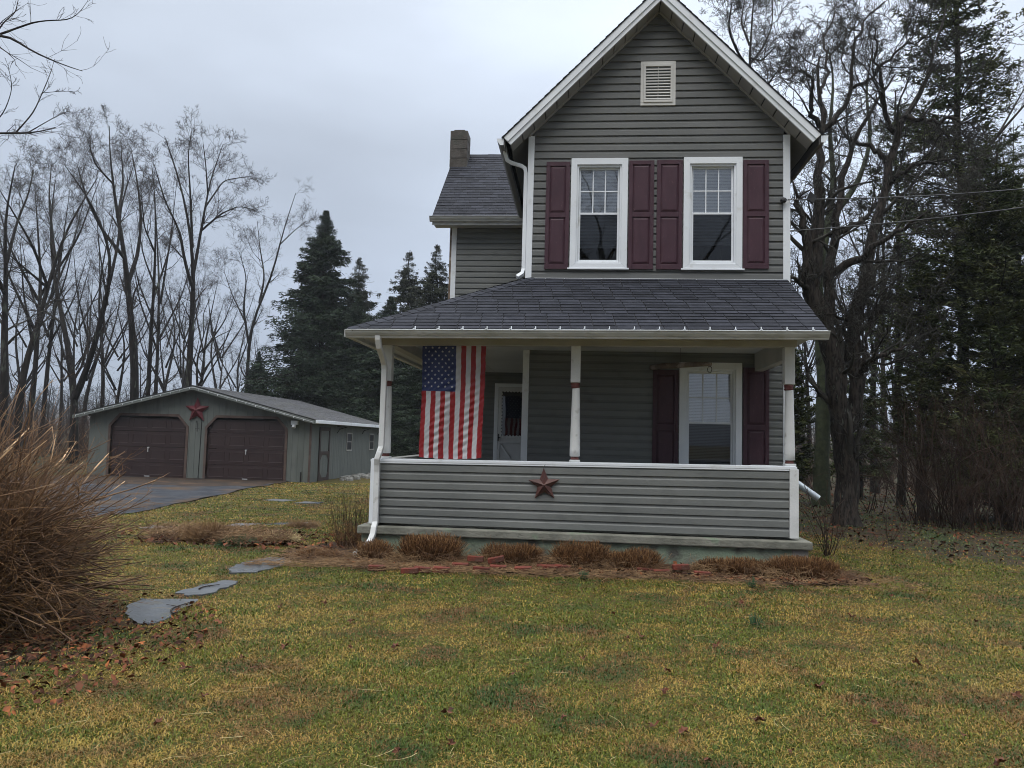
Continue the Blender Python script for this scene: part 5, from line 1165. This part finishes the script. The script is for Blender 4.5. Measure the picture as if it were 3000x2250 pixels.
# ------------------------------------------------------------------ trees
def G_(conv, pts, Y, dY=0.0, ground=True):
    """measured outline points -> world points, depth Y drifting by dY along the limb"""
    n = len(pts); out = [atY(conv(*p), Y + dY * i / max(1, n - 1)) for i, p in enumerate(pts)]
    if ground:
        b = out[0].copy(); b[2] = 0; b[1] = Y; out = [b] + out
    return [tuple(p) for p in out]
LV_FAR = [(9, .25, .50, 7, 4), (5, .15, .62, 6, 3), (5, .15, .68, 5, 3), (4, .15, .75, 4, 3)]
LV_NEAR = [(8, .25, .30, 8, 5), (6, .2, .55, 7, 4), (6, .15, .55, 6, 3), (5, .15, .6, 5, 3)]
g = 'bare trees behind the garage'
def T(name, label, Y, guides, lv, seed, rs=.62, **k):
    G0 = []; prev = []
    for cv, pts, dy, gnd, r0, r1 in guides:
        st = None; Y0 = Y; rp = 9
        if prev and not gnd:                               # a limb starts on the nearest limb already built
            q = np.array(cv(*pts[0])); best = min(prev, key=lambda e: (e[0][0] - q[0]) ** 2 + (e[0][1] - q[1]) ** 2)
            if math.hypot(best[0][0] - q[0], best[0][1] - q[1]) < 160: Y0 = best[1][1]; st = best[1]; rp = best[2] * .92
        g_ = G_(cv, pts, Y0, dy, gnd)
        if st is not None: g_[0] = tuple(st)
        dense = resample(g_, 40); n = len(dense); ra = min(r0 * rs, rp); rb = min(min(r1, .016) if r1 < .12 else r1 * rs, ra)
        for i_, p in enumerate(dense):
            v = RM.T @ (p - np.array([0, 0, EYE])); prev.append(((1500 + FPX * v[0] / -v[2], 1125 - FPX * v[1] / -v[2]), p, ra + (rb - ra) * i_ / (n - 1)))
        G0.append((g_, ra, rb))
    b = G0[0][0][0]
    return bare_tree(name, label, G0, (b[0], b[1], 0), seed, lv, **k)
T('bare_tree', 'lichen-covered leaning bare tree at the far left edge', 27, [(cA, [(20, 1500), (15, 1250), (28, 1050), (10, 900), (35, 760), (60, 640)], 0, True, .30, .05), (cA, [(28, 1020), (70, 850), (110, 760), (130, 660)], 2, False, .12, .03), (cA, [(18, 1150), (-60, 980), (-120, 800)], -2, False, .14, .04)], LV_FAR, 1, group=g, twig='twig_lichen', wander=.16, L1=3.8)
T('bare_tree', 'bare tree with a forked crown arching right beside the far left trunk', 31, [(cA, [(85, 1450), (150, 1250), (187, 1120), (215, 1010), (262, 880), (330, 770), (380, 690)], 3, True, .27, .05), (cA, [(187, 1120), (130, 960), (60, 840), (0, 740)], -3, False, .13, .04), (cA, [(215, 1010), (200, 880), (190, 760), (200, 640)], 2, False, .12, .03), (cA, [(187, 1120), (70, 1020), (0, 960)], -2, False, .10, .03)], LV_FAR, 2, group=g, twig='twig_lichen', wander=.15, L1=4)
T('bare_tree', 'twin-trunked bare tree forking low at the left garage eave', 34, [(cA, [(295, 1570), (278, 1440), (250, 1260), (225, 1170), (200, 1000), (195, 850), (215, 700)], 2, True, .32, .05), (cA, [(300, 1560), (335, 1450), (380, 1300), (420, 1130), (437, 1000), (390, 860), (340, 760), (250, 640)], -2, False, .27, .05), (cA, [(425, 1100), (460, 950), (470, 800), (520, 640)], 2, False, .13, .03), (cA, [(250, 1260), (150, 1190), (60, 1100)], 2, False, .10, .03)], LV_FAR, 3, group=g, L1=4.2)
T('bare_tree', 'tall dark bare tree, thickest trunk over the left garage door', 38, [(cA, [(525, 1560), (520, 1300), (496, 1150), (490, 1000), (455, 850), (440, 700), (418, 560), (425, 490)], 0, True, .42, .05), (cA, [(500, 1100), (540, 980), (550, 830), (530, 680), (510, 580)], 3, False, .18, .03), (cA, [(490, 1000), (400, 900), (340, 780), (300, 640)], -3, False, .16, .03), (cA, [(455, 850), (480, 720), (470, 560)], 3, False, .13, .03), (cA, [(440, 720), (370, 640), (340, 540)], -2, False, .10, .03)], LV_FAR, 4, group=g, L1=4.4)
T('bare_tree', 'slim bare tree just right of the dark thick trunk', 39, [(cA, [(575, 1550), (590, 1250), (603, 1050), (606, 850), (600, 700), (590, 640)], 0, True, .24, .04), (cA, [(598, 1150), (650, 1000), (680, 860)], 3, False, .10, .03), (cA, [(603, 1000), (560, 880), (550, 760)], -3, False, .10, .03)], LV_FAR, 5, group=g, L1=4)
T('bare_tree', 'tall vase-shaped bare tree over the garage ridge', 37, [(cA, [(733, 1510), (742, 1300), (755, 1130), (748, 950), (722, 800), (700, 700), (650, 560), (640, 530)], 0, True, .30, .04), (cA, [(755, 1130), (722, 1040), (700, 900), (640, 780), (600, 640)], -2, False, .18, .03), (cA, [(757, 1060), (788, 860), (818, 700), (868, 560)], 2, False, .19, .03), (cA, [(788, 900), (860, 830), (930, 800), (985, 815)], 2, False, .11, .02), (cA, [(800, 800), (870, 700), (975, 685)], 3, False, .09, .02), (cA, [(748, 950), (740, 750), (730, 600), (745, 510)], 0, False, .15, .03), (cA, [(806, 750), (800, 640), (790, 560)], -2, False, .09, .02)], LV_FAR, 6, group=g, L1=3.2)
T('dead_snag', 'broken dead trunk with snapped limbs above the garage ridge', 36, [(cA, [(772, 1510), (758, 1420), (788, 1320), (806, 1250)], 0, True, .17, .07), (cA, [(785, 1380), (840, 1310), (900, 1282)], 1, False, .08, .03), (cA, [(775, 1500), (795, 1450), (815, 1412)], 0, False, .07, .04), (cA, [(752, 1300), (790, 1220), (815, 1162)], 0, False, .07, .04)], [(2, .5, .2, 5, 3)], 7, group=g)
T('bare_tree', 'pale misty bare tree leaning right beside the big spruce', 56, [(cA, [(960, 1500), (968, 1300), (1000, 1190), (1060, 1080), (1085, 950), (1120, 840), (1150, 750)], 0, True, .30, .04), (cA, [(965, 1330), (945, 1200), (960, 1080), (930, 980)], -2, False, .16, .03), (cA, [(1010, 1180), (1030, 1080), (1010, 960), (1000, 860)], 2, False, .14, .03), (cA, [(1085, 950), (1140, 900), (1190, 860)], 3, False, .10, .03), (cA, [(960, 1250), (900, 1140), (870, 1050)], 3, False, .10, .03)], LV_FAR, 8, group=g, L1=4.4)
# overhanging branches of a near tree just outside the frame on the left
T('bare_tree', 'near tree outside the left edge whose branches hang into the upper left sky', 11.0, [(cA, [(-420, 1500), (-400, 900), (-380, 400), (-300, 100)], 0, True, .28, .10),
    (cA, [(-380, 350), (-150, 160), (0, 130), (50, 140), (90, 185), (150, 210), (210, 238), (270, 262), (320, 276)], -1.0, False, .06, .004), (cA, [(0, 130), (60, 112), (130, 85), (200, 78), (270, 80), (310, 50), (335, 12)], .6, False, .028, .003),
    (cA, [(-400, 700), (-200, 540), (0, 515), (100, 520), (170, 510), (215, 495)], -1.0, False, .05, .006), (cA, [(60, 515), (130, 440), (165, 360), (195, 290), (212, 230)], .8, False, .018, .003), (cA, [(100, 520), (170, 480), (240, 440), (320, 438)], .3, False, .014, .002), (cA, [(-60, 520), (20, 430), (50, 340), (30, 250)], -.6, False, .016, .003), (cA, [(-30, 130), (20, 80), (60, 50), (75, -20)], .5, False, .02, .004), (cA, [(165, 360), (230, 355), (305, 355)], .3, False, .008, .002)],
    [(9, .30, .22, 6, 4), (4, .25, .5, 5, 3)], 9, twig='twig', wood='bark_far', rmin=.0035, wander=.13)
# oak beside the house
T('oak_tree', 'large gnarled tree leaning beside the right corner of the house', 16.9, [
    (cS, [(512, 1330), (522, 1100), (515, 900), (478, 700), (450, 540), (430, 420), (400, 280), (350, 180), (322, 90)], 0, True, .245, .18),
    (cS, [(520, 860), (560, 760), (572, 620), (560, 460), (545, 320), (590, 150), (640, 0)], .4, False, .15, .14),
    (cR, [(500, 1560), (500, 1400), (470, 1230), (425, 1080), (410, 980)], -.3, False, .17, .05), (cR, [(504, 1560), (560, 1250), (555, 1000), (548, 850), (580, 700), (565, 500), (520, 400), (560, 300)], .4, False, .18, .04),
    (cR, [(614, 1805), (640, 1560), (600, 1350), (650, 1150), (690, 1000), (700, 850), (760, 700), (850, 550), (905, 480), (965, 400)], 1.5, False, .13, .04), (cR, [(795, 1555), (832, 1250), (905, 1100), (935, 900), (960, 680), (1060, 570), (1130, 450), (1190, 260), (1235, 150), (1240, 20)], .8, False, .18, .05),
    (cR, [(585, 710), (690, 570), (740, 485), (725, 380), (742, 220), (800, 100), (905, 10)], 1.0, False, .12, .04), (cR, [(645, 1485), (790, 1390), (880, 1310), (1060, 1200), (1150, 1130)], -1.5, False, .10, .03), (cR, [(640, 1290), (760, 1210), (830, 1140), (900, 1040)], 1.0, False, .08, .03),
    (cR, [(1030, 640), (1100, 655), (1220, 640), (1330, 655), (1420, 700)], -1.0, False, .07, .02), (cR, [(740, 485), (830, 440), (900, 330), (1000, 250), (1150, 200)], -1, False, .09, .03), (cR, [(560, 700), (490, 600), (540, 450), (470, 380), (395, 425)], -1.0, False, .08, .02), (cR, [(940, 900), (860, 800), (700, 760), (650, 650)], 1, False, .07, .02), (cR, [(960, 700), (900, 600), (900, 480), (850, 300), (860, 150)], -1, False, .09, .03), (cR, [(565, 500), (600, 380), (580, 200), (640, 60)], 1.5, False, .09, .03),
    (cS, [(560, 600), (610, 500), (700, 440), (860, 380)], -1, False, .10, .04), (cS, [(600, 560), (640, 300), (650, 210)], 0, False, .06, .03), (cS, [(560, 320), (500, 240), (450, 225), (400, 215)], -.5, False, .05, .03), (cR, [(930, 1000), (1050, 900), (1200, 870), (1290, 850)], -1.5, False, .06, .02)],
    [(8, .2, .42, 8, 5), (6, .15, .58, 7, 4), (6, .12, .55, 5, 3), (5, .12, .6, 4, 3)], 10, rs=1.0, wood='bark', twig='twig_lichen', wander=.20, up=.03, L1=3.8, rmin=.0055, wob=.03)
T('ivy_trunk_tree', 'tree with a mossy green trunk standing behind the leaning trunk', 22.5, [(cS, [(378, 1200), (385, 950), (392, 700), (390, 500), (375, 380), (370, 200), (360, 0)], 0, True, .36, .22), (cR, [(640, 1500), (600, 1200), (640, 1000), (600, 700), (640, 450), (600, 250)], 1, False, .25, .05), (cR, [(640, 1200), (760, 1000), (840, 750), (800, 500), (840, 280)], 2, False, .2, .05)],
  [(8, .3, .3, 7, 4), (6, .2, .55, 6, 3), (6, .15, .55, 5, 3), (4, .15, .6, 4, 3)], 11, wood='ivy_bark', twig='twig_lichen', wander=.18, L1=4.5)
T('bare_tree', 'dense twiggy tree rising behind the right slope of the house roof', 24.0, [(cR, [(200, 1500), (170, 700), (185, 380), (170, 240), (190, 80), (210, -100)], 0, True, .30, .07), (cR, [(180, 400), (110, 280), (60, 160), (80, 20)], -2, False, .12, .03), (cR, [(180, 350), (250, 260), (300, 140), (300, 0)], 2, False, .12, .03), (cR, [(175, 250), (130, 120), (150, 0)], 1, False, .10, .03), (cR, [(175, 300), (240, 330), (320, 250)], -1, False, .1, .03), (cR, [(170, 520), (260, 480), (330, 380)], -1, False, .1, .03)],
  [(8, .1, .42, 7, 4), (6, .15, .56, 6, 3), (6, .12, .55, 5, 3), (5, .12, .6, 4, 3)], 12, twig='twig_lichen', wander=.22, L1=3.8)
T('bare_tree', 'bare tree with a long limb reaching up to the right edge', 21, [(cR, [(1330, 1500), (1320, 1100), (1310, 950), (1370, 880), (1450, 800), (1560, 700), (1640, 590), (1760, 450)], 0, True, .22, .05), (cR, [(1400, 910), (1500, 895), (1640, 900), (1760, 880)], -1, False, .07, .02), (cR, [(1500, 750), (1580, 620), (1660, 480)], 1, False, .08, .02)], [(6, .3, .22, 7, 4), (5, .2, .55, 6, 3), (4, .2, .5, 5, 3)], 13, wood='bark', twig='twig_lichen', wander=.15, L1=5)
# generic far bare trees, then copies
def generic(seed, Ht, label, group):
    rg = np.random.default_rng(seed); r = Ht * .013; t0 = [(0, 0, 0), (rg.normal(0, .2), rg.normal(0, .2), Ht * .3), (rg.normal(0, .5), rg.normal(0, .5), Ht * .65), (rg.normal(0, .6), rg.normal(0, .6), Ht)]
    gs = [(t0, r, .014)]
    for k in range(5):
        h = Ht * rg.uniform(.3, .6); a = rg.uniform(0, 6.28); L = Ht * rg.uniform(.35, .5); p = np.array([0, 0, h]); q = p + np.array([math.cos(a) * L * .3, math.sin(a) * L * .3, L * .5]); w = q + np.array([math.cos(a) * L * .15, math.sin(a) * L * .15, L * .5]); gs.append(([tuple(p), tuple(q), tuple(w)], r * .45, .012))
    return bare_tree('bare_tree', label, gs, (0, 0, 0), seed, [(7, .3, .45, 6, 4), (5, .25, .56, 5, 3), (5, .2, .58, 4, 3), (3, .2, .6, 4, 3)], group=group, L1=Ht * .32)
gl = 'background bare trees left'; gr_ = 'background bare trees right'
lb = {}
PA = generic(301, 16, 'tree', gl); PB = generic(302, 15, 'tree', gr_); PC = generic(303, 17, 'tree', gl)
lefts = [(45, 55, 50), (130, 60, 46), (245, 47, 44), (350, 64, 58), (430, 52, 46), (470, 70, 60), (505, 58, 42), (60, 44, 60), (180, 50, 52), (300, 72, 48), (395, 75, 55), (560, 80, 50), (20, 66, 40), (90, 45, 62), (155, 58, 66), (215, 53, 70), (330, 50, 66), (385, 58, 62)]
ll = ['slender bare tree low behind the left bush', 'bare tree behind the arching left tree', 'bare tree in the gap before the thick dark trunk', 'faint bare tree behind the left garage door', 'small bare tree behind the garage ridge', 'faint bare tree right of the ridge', 'low bare tree before the spruce', 'bare tree near the left edge', 'bare tree between the left forks', 'hazy bare tree over the left garage roof', 'hazy bare tree behind the vase-shaped one', 'hazy bare tree beside the spruce', 'hazy bare tree at the extreme left', 'slim straight bare tree behind the left fork', 'slim tall tree between the forked and twin trunks', 'slim tall tree left of the thick dark trunk', 'slim tree right of the thick dark trunk', 'pale tall tree behind the vase-shaped one']
for k, ((px, Yd, hp), l) in enumerate(zip(lefts, ll)):
    src = (PA, PC, PB)[k % 3]; x = atY(D(px, 930), Yd)[0]; sc = (hp / 50) * .8
    o = src if k < 3 else dup(src, (x, Yd, 0), k * 1.3, sc); o.location = (x, Yd, float(hgt(x, Yd))); o.rotation_euler = (0, 0, k * 1.3); xs_ = .72 if k > 12 else 1; o.scale = (sc * xs_, sc * xs_, sc); o['label'] = l; o['group'] = gl; o['category'] = 'tree'
rights = [(1745, 34, 40), (1890, 30, 52), (1915, 42, 60), (1930, 55, 50), (2190, 30, 55), (2160, 45, 60), (1860, 50, 45), (1780, 48, 50), (1735, 60, 45), (1905, 70, 50)]
rl = ['slender bare tree in the gap right of the porch post', 'pale slim bare tree right of the leaning trunk', 'slim bare tree behind the pale one', 'misty bare tree low between oak and cedar', 'thin bare tree at the right edge', 'faint bare tree near the right edge', 'misty bare tree behind the leaning trunk', 'misty bare tree behind the mossy trunk', 'misty bare tree beside the porch post', 'faintest bare tree between the right trunks']
for k, ((px, Yd, hp), l) in enumerate(zip(rights, rl)):
    src = (PB, PA, PC)[k % 3]; x = atY(D(px, 930), Yd)[0]; sc = (hp / 50) * .8; o = dup(src, (x, Yd, float(hgt(x, Yd))), k * 2.1 + 1, (sc * .8, sc * .8, sc)); o['label'] = l; o['group'] = gr_
# trees across the road behind the viewer: what the window panes mirror
for k, (x, y, l) in enumerate([(-3.5, -9, 'bare tree in front of the house, mirrored in the left panes'), (4.5, -10, 'bare tree in front of the house, mirrored in the right panes'), (0.5, -14, 'bare tree in front of the house, mirrored between the others')]):
    o = dup((PA, PC, PB)[k], (x, y, 0), k, 1.15); o['label'] = l; o['group'] = 'trees in front of the house, seen only in the window panes'
# conifers
p = atY(D(705, 455), 44.5); CON = conifer('spruce_tree', 'big dense dark green spruce right of the garage ridge', (p[0], 44.5, 0), p[2], 5.9, 401, 700, 230, 'spruce_needles', .5, 1.0, .20, base=.02, power=.86)
for k, (px, py, Yd, rad, th, l) in enumerate([(778, 556, 50, 5.0, .9, 'thin-topped spruce just right of the big dense one'), (885, 540, 49, 4.8, .9, 'sparse spruce between the others, left of the house'), (945, 528, 47, 4.4, .9, 'sparse spruce touching the left wall of the house')]):
    p = atY(D(px, py), Yd); conifer('spruce_tree', l, (p[0], Yd, 0), p[2], rad, 410 + k, 560, 130, 'spruce_thin', .45, th, .17, base=.05, power=.8, clump=4, group='thin spruces left of the house')
for k, (px, py, Yd, rad, l) in enumerate([(845, 640, 42, 4.6, 'short dark spruce behind the porch roof corner'), (775, 640, 43, 4.4, 'short dark spruce at the foot of the big one'), (925, 720, 40, 3.6, 'low dark spruce behind the flag'), (560, 760, 47, 2.4, 'low spruce left of the big one')]):
    p = atY(D(px, py), Yd); o = dup(CON, (p[0], Yd, 0), 1.7 * k + .6, (rad / 4.6, rad / 4.6, p[2] / CON.dimensions.z if CON.dimensions.z > 1 else p[2] / 15.0), l, 'tree', 'dark spruces behind the garage'); o.scale = (rad / 5.9, rad / 5.9, p[2] / 15.2)
# cedars on the right
conifer('cedar_tree', 'tall sparse cedar with a bare dark trunk near the right edge', (9.8, 20.8, 0), 18.5, 2.3, 501, 360, 110, 'cedar_needles', 0, .9, .12, base=.30, asc=.18, power=.35, clump=4, trunk_r=.17, wood='bark')
conifer('cedar_tree', 'dense olive-green cedar filling the right edge', (9.9, 19.2, 0), 9.0, 2.0, 502, 520, 190, 'cedar_needles', 0, .95, .11, base=.03, asc=.22, power=.42, clump=5, trunk_r=.2, wood='bark')
conifer('cedar_tree', 'dark cedar left of the dense one, draped over the brush', (8.4, 19.9, 0), 6.6, 1.1, 503, 300, 130, 'cedar_needles', 0, .9, .11, base=.22, asc=.30, power=.42, clump=5, trunk_r=.15, wood='bark')
conifer('cedar_tree', 'thin upper cedar crown behind the oak limbs', (9.3, 23.5, 0), 12.5, 1.9, 504, 200, 80, 'cedar_needles', 0, .7, .13, base=.35, asc=.25, power=.4, clump=4, trunk_r=.14, wood='bark')
conifer('cedar_tree', 'second olive-green cedar, cut off by the right edge of the frame', (11.4, 19.4, 0), 8.0, 2.2, 507, 520, 200, 'cedar_needles', 0, .95, .11, base=.03, asc=.22, power=.42, clump=5, trunk_r=.16, wood='bark')
conifer('cedar_tree', 'small green cedar in the gap beside the porch post', (6.0, 23.5, 0), 4.9, 1.3, 505, 200, 130, 'cedar_needles', 0, .9, .12, base=.1, asc=.35, power=.5, clump=4, trunk_r=.08)
conifer('cedar_tree', 'low dark evergreen between the leaning trunk and the brush', (9.2, 26.5, 0), 4.6, 1.5, 506, 180, 90, 'cedar_needles', 0, .8, .13, base=.1, asc=.1, power=.5, clump=4, trunk_r=.1)
# far undergrowth and distant wooded slope
for k, (x0, x1, y0, y1, n, L, l) in enumerate([(-40, -16, 37, 48, 800, 3.0, 'dark tangled undergrowth behind the garage'), (3, 26, 29, 40, 700, 2.6, 'brown undergrowth behind the right-hand trees'), (-16, 0, 42, 52, 400, 2.6, 'undergrowth behind the garage roof and spruces')]):
    rg = np.random.default_rng(600 + k); x = rg.uniform(x0, x1, n); y = rg.uniform(y0, y1, n); P = grow(np.stack([x, y, hgt(x, y)], 1), nrm(rg.normal(0, .5, (n, 3)) + np.array([0, 0, 1])), L * rg.uniform(.4, 1.1, n), 6, .12, 0, rg); R = .022 * np.linspace(1, .4, 6)[None] * rg.uniform(.5, 1.3, (n, 1)); V, F = tubes(P, R, 3); VV = [V]; FF = [F]; off = len(V)
    for q in (6, 4): P, R, _ = kids(P, R, q, .1, .95, (25, 80), .45, 4, .2, 0, rg, rmin=.006); V, F = tubes(P, R, 3); VV.append(V); FF.append(F + off); off += len(V)
    F = np.concatenate(FF); o = npmesh('undergrowth', np.concatenate(VV), F, 4, 'brush', rnd=rg.uniform(0, 1, len(F))); setp(o, l, 'undergrowth', None, 'stuff')
rg = np.random.default_rng(650); n = 1500; x = rg.uniform(-150, 110, n); y = rg.uniform(85, 150, n); P = grow(np.stack([x, y, hgt(x, y)], 1), nrm(rg.normal(0, .06, (n, 3)) + np.array([0, 0, 1])), rg.uniform(4, 7.5, n), 7, .04, .02, rg); R = .13 * np.linspace(1, .2, 7)[None] * rg.uniform(.5, 1.3, (n, 1)); V, F = tubes(P, R, 4); VV = [V]; FF = [F]; off = len(V)
for q in (9, 5): P, R, _ = kids(P, R, q, .25, .97, (25, 65), .38, 4, .12, .04, rg, rmin=.02); V, F = tubes(P, R, 3); VV.append(V); FF.append(F + off); off += len(V)
F = np.concatenate(FF); o = npmesh('far_woods', np.concatenate(VV), F, 4, 'bark_far', rnd=rg.uniform(0, 1, len(F))); setp(o, 'misty far-off bare woodland', 'woods', None, 'stuff')
xs = np.linspace(-255, 255, 70); ys = np.linspace(170, 325, 14); X, Y = np.meshgrid(xs, ys); Zh = hgt(X, Y) - .5 + 8 * np.clip((Y - 170) / 110, 0, 1) ** 1.2 * (.75 + .25 * np.sin(X * .021 + 1.0)) + .8 * np.sin(X * .23) * np.clip((Y - 190) / 60, 0, 1)
idx = np.arange(X.size).reshape(X.shape); F = np.stack([idx[:-1, :-1], idx[:-1, 1:], idx[1:, 1:], idx[1:, :-1]], -1).reshape(-1, 4); hl = npmesh('hill', np.stack([X, Y, Zh], -1).reshape(-1, 3), F, 4, 'hill', smooth=True); setp(hl, kind='structure')

# ------------------------------------------------------------------ haze
HZ = True
if HZ:
    mb = MB(); mb.box(-262, 262, -122, 332, -1.6, 31.0, None); mb.mats = ['haze']
    m = bpy.data.materials.new('haze'); m.use_nodes = True; nt = m.node_tree; nt.nodes.remove(nt.nodes['Principled BSDF']); v = nt.nodes.new('ShaderNodeVolumePrincipled')
    v.inputs['Color'].default_value = (.88, .93, 1, 1); v.inputs['Density'].default_value = .00045; v.inputs['Anisotropy'].default_value = .2; nt.links.new(v.outputs[0], nt.nodes['Material Output'].inputs['Volume']); MATS['haze'] = m
    hz = mb.build('haze'); setp(hz, 'thin drizzly haze filling the air', 'haze', None, 'stuff')

# ------------------------------------------------------------------ sky, sun, camera
SUN_EL, SUN_AZ = math.radians(58), math.radians(195)       # azimuth clockwise from +Y (behind the viewer, a little to the left)
w = bpy.data.worlds.new('World'); SC.world = w; w.use_nodes = True; nt = w.node_tree; N = nt.nodes; L = nt.links; bg = N['Background']
sky = N.new('ShaderNodeTexSky'); sky.sky_type = 'NISHITA'; sky.sun_disc = False; sky.sun_elevation = SUN_EL; sky.sun_rotation = SUN_AZ
tc = N.new('ShaderNodeTexCoord'); sep = N.new('ShaderNodeSeparateXYZ'); L.new(tc.outputs['Generated'], sep.inputs[0])
def vramp(sock, pts):
    r = N.new('ShaderNodeValToRGB'); cr = r.color_ramp
    while len(cr.elements) < len(pts): cr.elements.new(.5)
    for e, (p, c) in zip(cr.elements, pts): e.position = p; e.color = c
    L.new(sock, r.inputs[0]); return r.outputs[0]
S_ = 1.0
grad = vramp(sep.outputs['Z'], [(0.0, (.34, .40, .50, 1)), (.10, (.40, .46, .57, 1)), (.28, (.53, .60, .715, 1)), (.50, (.64, .71, .82, 1)), (.75, (.82, .87, .93, 1)), (1.0, (.95, .97, 1, 1))])
mp = N.new('ShaderNodeMapping'); mp.inputs['Scale'].default_value = (1.2, 1.2, 3.5); L.new(tc.outputs['Generated'], mp.inputs[0])
no = N.new('ShaderNodeTexNoise'); no.inputs['Scale'].default_value = 1.7; no.inputs['Detail'].default_value = 5; no.inputs['Roughness'].default_value = .45; L.new(mp.outputs[0], no.inputs[0])
mr = N.new('ShaderNodeMapRange'); mr.inputs[1].default_value = .3; mr.inputs[2].default_value = .7; mr.inputs[3].default_value = .83; mr.inputs[4].default_value = 1.16; L.new(no.outputs[0], mr.inputs[0])
# brighter cloud on the right-hand side and overhead
dotn = N.new('ShaderNodeVectorMath'); dotn.operation = 'DOT_PRODUCT'; dotn.inputs[1].default_value = (.55, .62, .56); L.new(tc.outputs['Generated'], dotn.inputs[0])
br = N.new('ShaderNodeMapRange'); br.inputs[1].default_value = .55; br.inputs[2].default_value = 1.0; br.inputs[3].default_value = 1.0; br.inputs[4].default_value = 1.42; br.interpolation_type = 'SMOOTHSTEP'; L.new(dotn.outputs['Value'], br.inputs[0])
# sky dimmed behind the viewer, added to keep the porch interior dark
bk = N.new('ShaderNodeMapRange'); bk.inputs[1].default_value = .1; bk.inputs[2].default_value = -.8; bk.inputs[3].default_value = 1.0; bk.inputs[4].default_value = .55; L.new(sep.outputs['Y'], bk.inputs[0])
zb = N.new('ShaderNodeMapRange'); zb.inputs[1].default_value = .55; zb.inputs[2].default_value = 1.0; zb.inputs[3].default_value = 10.0; zb.inputs[4].default_value = 36.0; L.new(sep.outputs['Z'], zb.inputs[0])
def mul(a, b):
    m_ = N.new('ShaderNodeMath'); m_.operation = 'MULTIPLY'; L.new(a, m_.inputs[0]); L.new(b, m_.inputs[1]); return m_.outputs[0]
k_ = mul(mul(mul(mr.outputs[0], br.outputs[0]), bk.outputs[0]), zb.outputs[0])
vm = N.new('ShaderNodeVectorMath'); vm.operation = 'SCALE'; L.new(grad, vm.inputs[0]); L.new(k_, vm.inputs['Scale'])
mx = N.new('ShaderNodeMix'); mx.data_type = 'RGBA'; mx.inputs[0].default_value = .93; L.new(sky.outputs[0], mx.inputs[6]); L.new(vm.outputs[0], mx.inputs[7])
L.new(mx.outputs[2], bg.inputs[0]); bg.inputs[1].default_value = .1
sl = bpy.data.lights.new('sun', 'SUN'); sl.energy = 1.5; sl.angle = math.radians(40); sl.color = (1, .97, .93); so = bpy.data.objects.new('sun', sl); COL.objects.link(so)
dv = Vector((math.sin(SUN_AZ) * math.cos(SUN_EL), math.cos(SUN_AZ) * math.cos(SUN_EL), math.sin(SUN_EL))); so.rotation_euler = dv.to_track_quat('Z', 'Y').to_euler()
cd = bpy.data.cameras.new('camera'); cam = bpy.data.objects.new('camera', cd); COL.objects.link(cam); SC.camera = cam
from mathutils import Matrix
M = Matrix([list(map(float, RM[i])) + [0] for i in range(3)] + [[0, 0, 0, 1]]); cam.matrix_world = Matrix.Translation((0, 0, EYE)) @ M
cd.sensor_fit = 'HORIZONTAL'; cd.sensor_width = 36; cd.lens = FPX / 3000 * 36; cd.clip_end = 2000; cd.clip_start = .05
SC.view_settings.view_transform = 'Standard'; SC.view_settings.look = 'None'; SC.view_settings.gamma = 1; SC.view_settings.exposure = .12
try:
    SC.cycles.filter_width = 1.0; SC.cycles.use_denoising = True; SC.cycles.denoiser = 'OPENIMAGEDENOISE'; SC.cycles.max_bounces = 7; SC.cycles.transparent_max_bounces = 10; SC.cycles.volume_bounces = 1; SC.cycles.diffuse_bounces = 3; SC.cycles.glossy_bounces = 3
    SC.cycles.use_adaptive_sampling = True; SC.cycles.adaptive_threshold = .02
except Exception as e: print(e)
bpy.context.view_layer.update()
